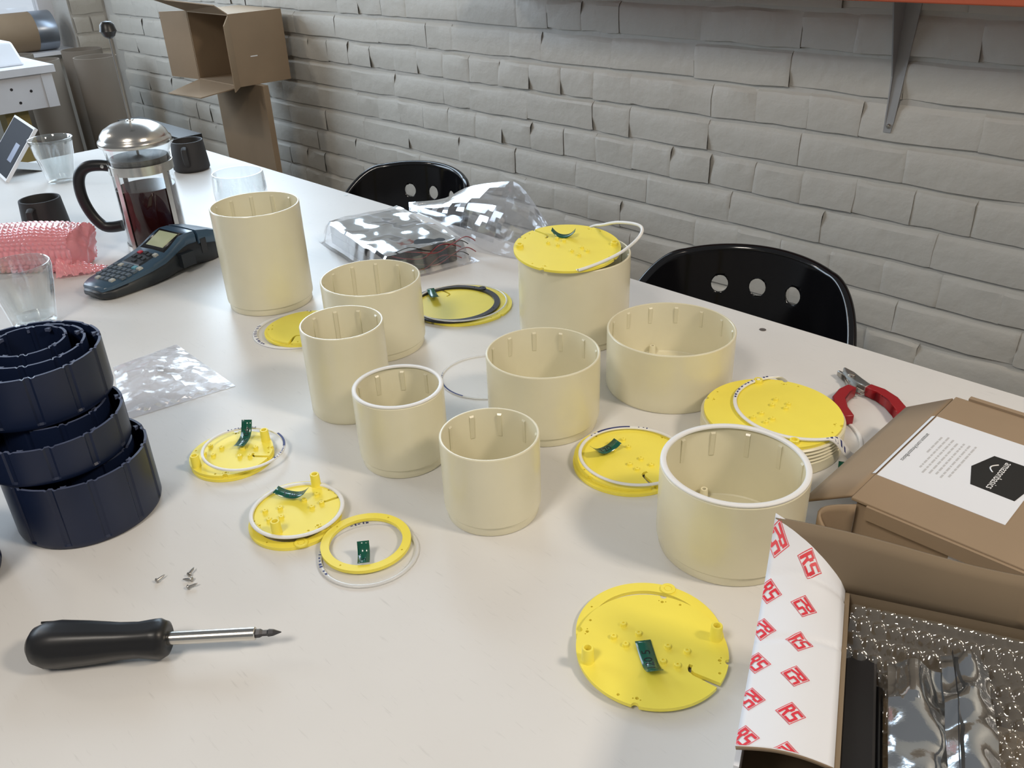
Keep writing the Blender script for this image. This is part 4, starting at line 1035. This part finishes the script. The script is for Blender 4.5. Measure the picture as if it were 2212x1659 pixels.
fl_('bottom_flap', [(-wx, -dy, 0), (wx, -dy, 0), (wx-.03, -dy-.125, -.018), (-wx-.01, -dy-.115, -.030)])
fl_('top_flap', [(-wx, -dy, hz), (wx, -dy, hz), (wx-.01, -dy-.035, hz+.028), (-wx-.02, -dy-.105, hz+.045)])
MB().box(wx, wx+.0006, -.04, -.015, .085, .088).build('staple', 'ink_white', t, smooth=False)

# ------------------------------------------------------------------ far corner : tubes, bench, device
def make_cardtube(label, x, y, z1, R):
    t = thing('cardboard_tube', label, 'tube', (x, y, -TZ), 0, 'standing cardboard tubes')
    MB().lathe([(R-.005, 0), (R, 0), (R, TZ+z1), (R-.005, TZ+z1), (R-.005, 0)], 48).build('tube_wall', 'tube_card', t); return t
make_cardtube('cardboard tube standing nearest the french press by the wall', -3.60, 1.335, .062, .078)
make_cardtube('cardboard tube standing in the back row of tubes near the wall corner', -3.90, 1.40, .060, .078)
make_cardtube('cardboard tube standing just behind the white bench corner', -3.70, 1.165, .062, .070)
make_cardtube('cardboard tube standing deepest behind the white bench', -3.95, 1.15, .062, .075)
t = thing('taped_tube', 'brown cardboard tube with silver tape at its end lying on the window sill', 'tube', (XL-.085, 1.05, .032))
My = Matrix.Translation((0, 0, .079)) @ Matrix.Rotation(-pi/2, 4, 'X')
MB().lathe([(.074, -.36), (.079, -.36), (.079, .385), (.074, .385), (.074, -.36)], 48, Mx=My).build('tube_wall', 'cardboard', t)
MB().lathe([(.0792, .305), (.0798, .306), (.0798, .3865), (.060, .3868), (0, .3868)], 48, Mx=My).build('tape_band', 'metal_tape', t)
t = thing('white_bench', 'white-topped workbench with pale apron and yellowish wooden legs', 'bench', (-3.05, 1.0, -TZ))
MB().box(-.70, 0, -1.0, 0, TZ+.098, TZ+.12).build('bench_top', 'bench_white', t, smooth=False)
MB().box(-.035, -.010, -1.0, -.045, TZ-.005, TZ+.098).build('front_apron', 'bench_white', t, smooth=False)
MB().box(-.70, -.006, -.045, -.012, TZ-.005, TZ+.098).build('side_apron', 'bench_white', t, smooth=False)
for (x, y) in ((-.10, -.13), (-.64, -.13), (-.10, -.93), (-.64, -.93)): MB().box(x-.035, x+.035, y-.035, y+.035, 0, TZ-.0).build('leg', 'bench_wood', t, smooth=False)
for (y, z) in ((-.085, .050), (-.125, .020), (-.140, .062)):
    MB().lathe([(0, .001), (.004, .0008), (.0045, 0)], 12).build('screw_head', 'dark_steel', t, loc=(-.010, y, TZ+z), rot=(0, pi/2, 0))
t = thing('white_device', 'white boxy device standing on the workbench beside a black cable', 'device', (-3.19, .855, .12))
o = MB().add([(-.11, -.16, 0), (.07, -.16, 0), (.07, .085, 0), (-.11, .085, 0), (-.10, -.16, .085), (.035, -.16, .085), (.045, .070, .070), (-.10, .070, .070)], [(0, 3, 2, 1), (4, 5, 6, 7), (0, 1, 5, 4), (1, 2, 6, 5), (2, 3, 7, 6), (3, 0, 4, 7)]).build('device_case', 'device_white', t, smooth=False); bevel(o, .008, 3)
MB().tube([(.066, -.06+.03*cos(k*pi/8), .0+.026*sin(k*pi/8)+.001) for k in range(9)], .008, 8).build('dark_port', 'black_plastic', t)
c = thing('cable_coil', 'grey cable looped over the white device on the bench', 'cable', (-3.19, .79, .205))
MB().tube([(.03, -.06+.055*cos(k*2*pi/24), .055+.055*sin(k*2*pi/24)) for k in range(25)], .006, 8).build('cable_loop', 'steel_dull', c)
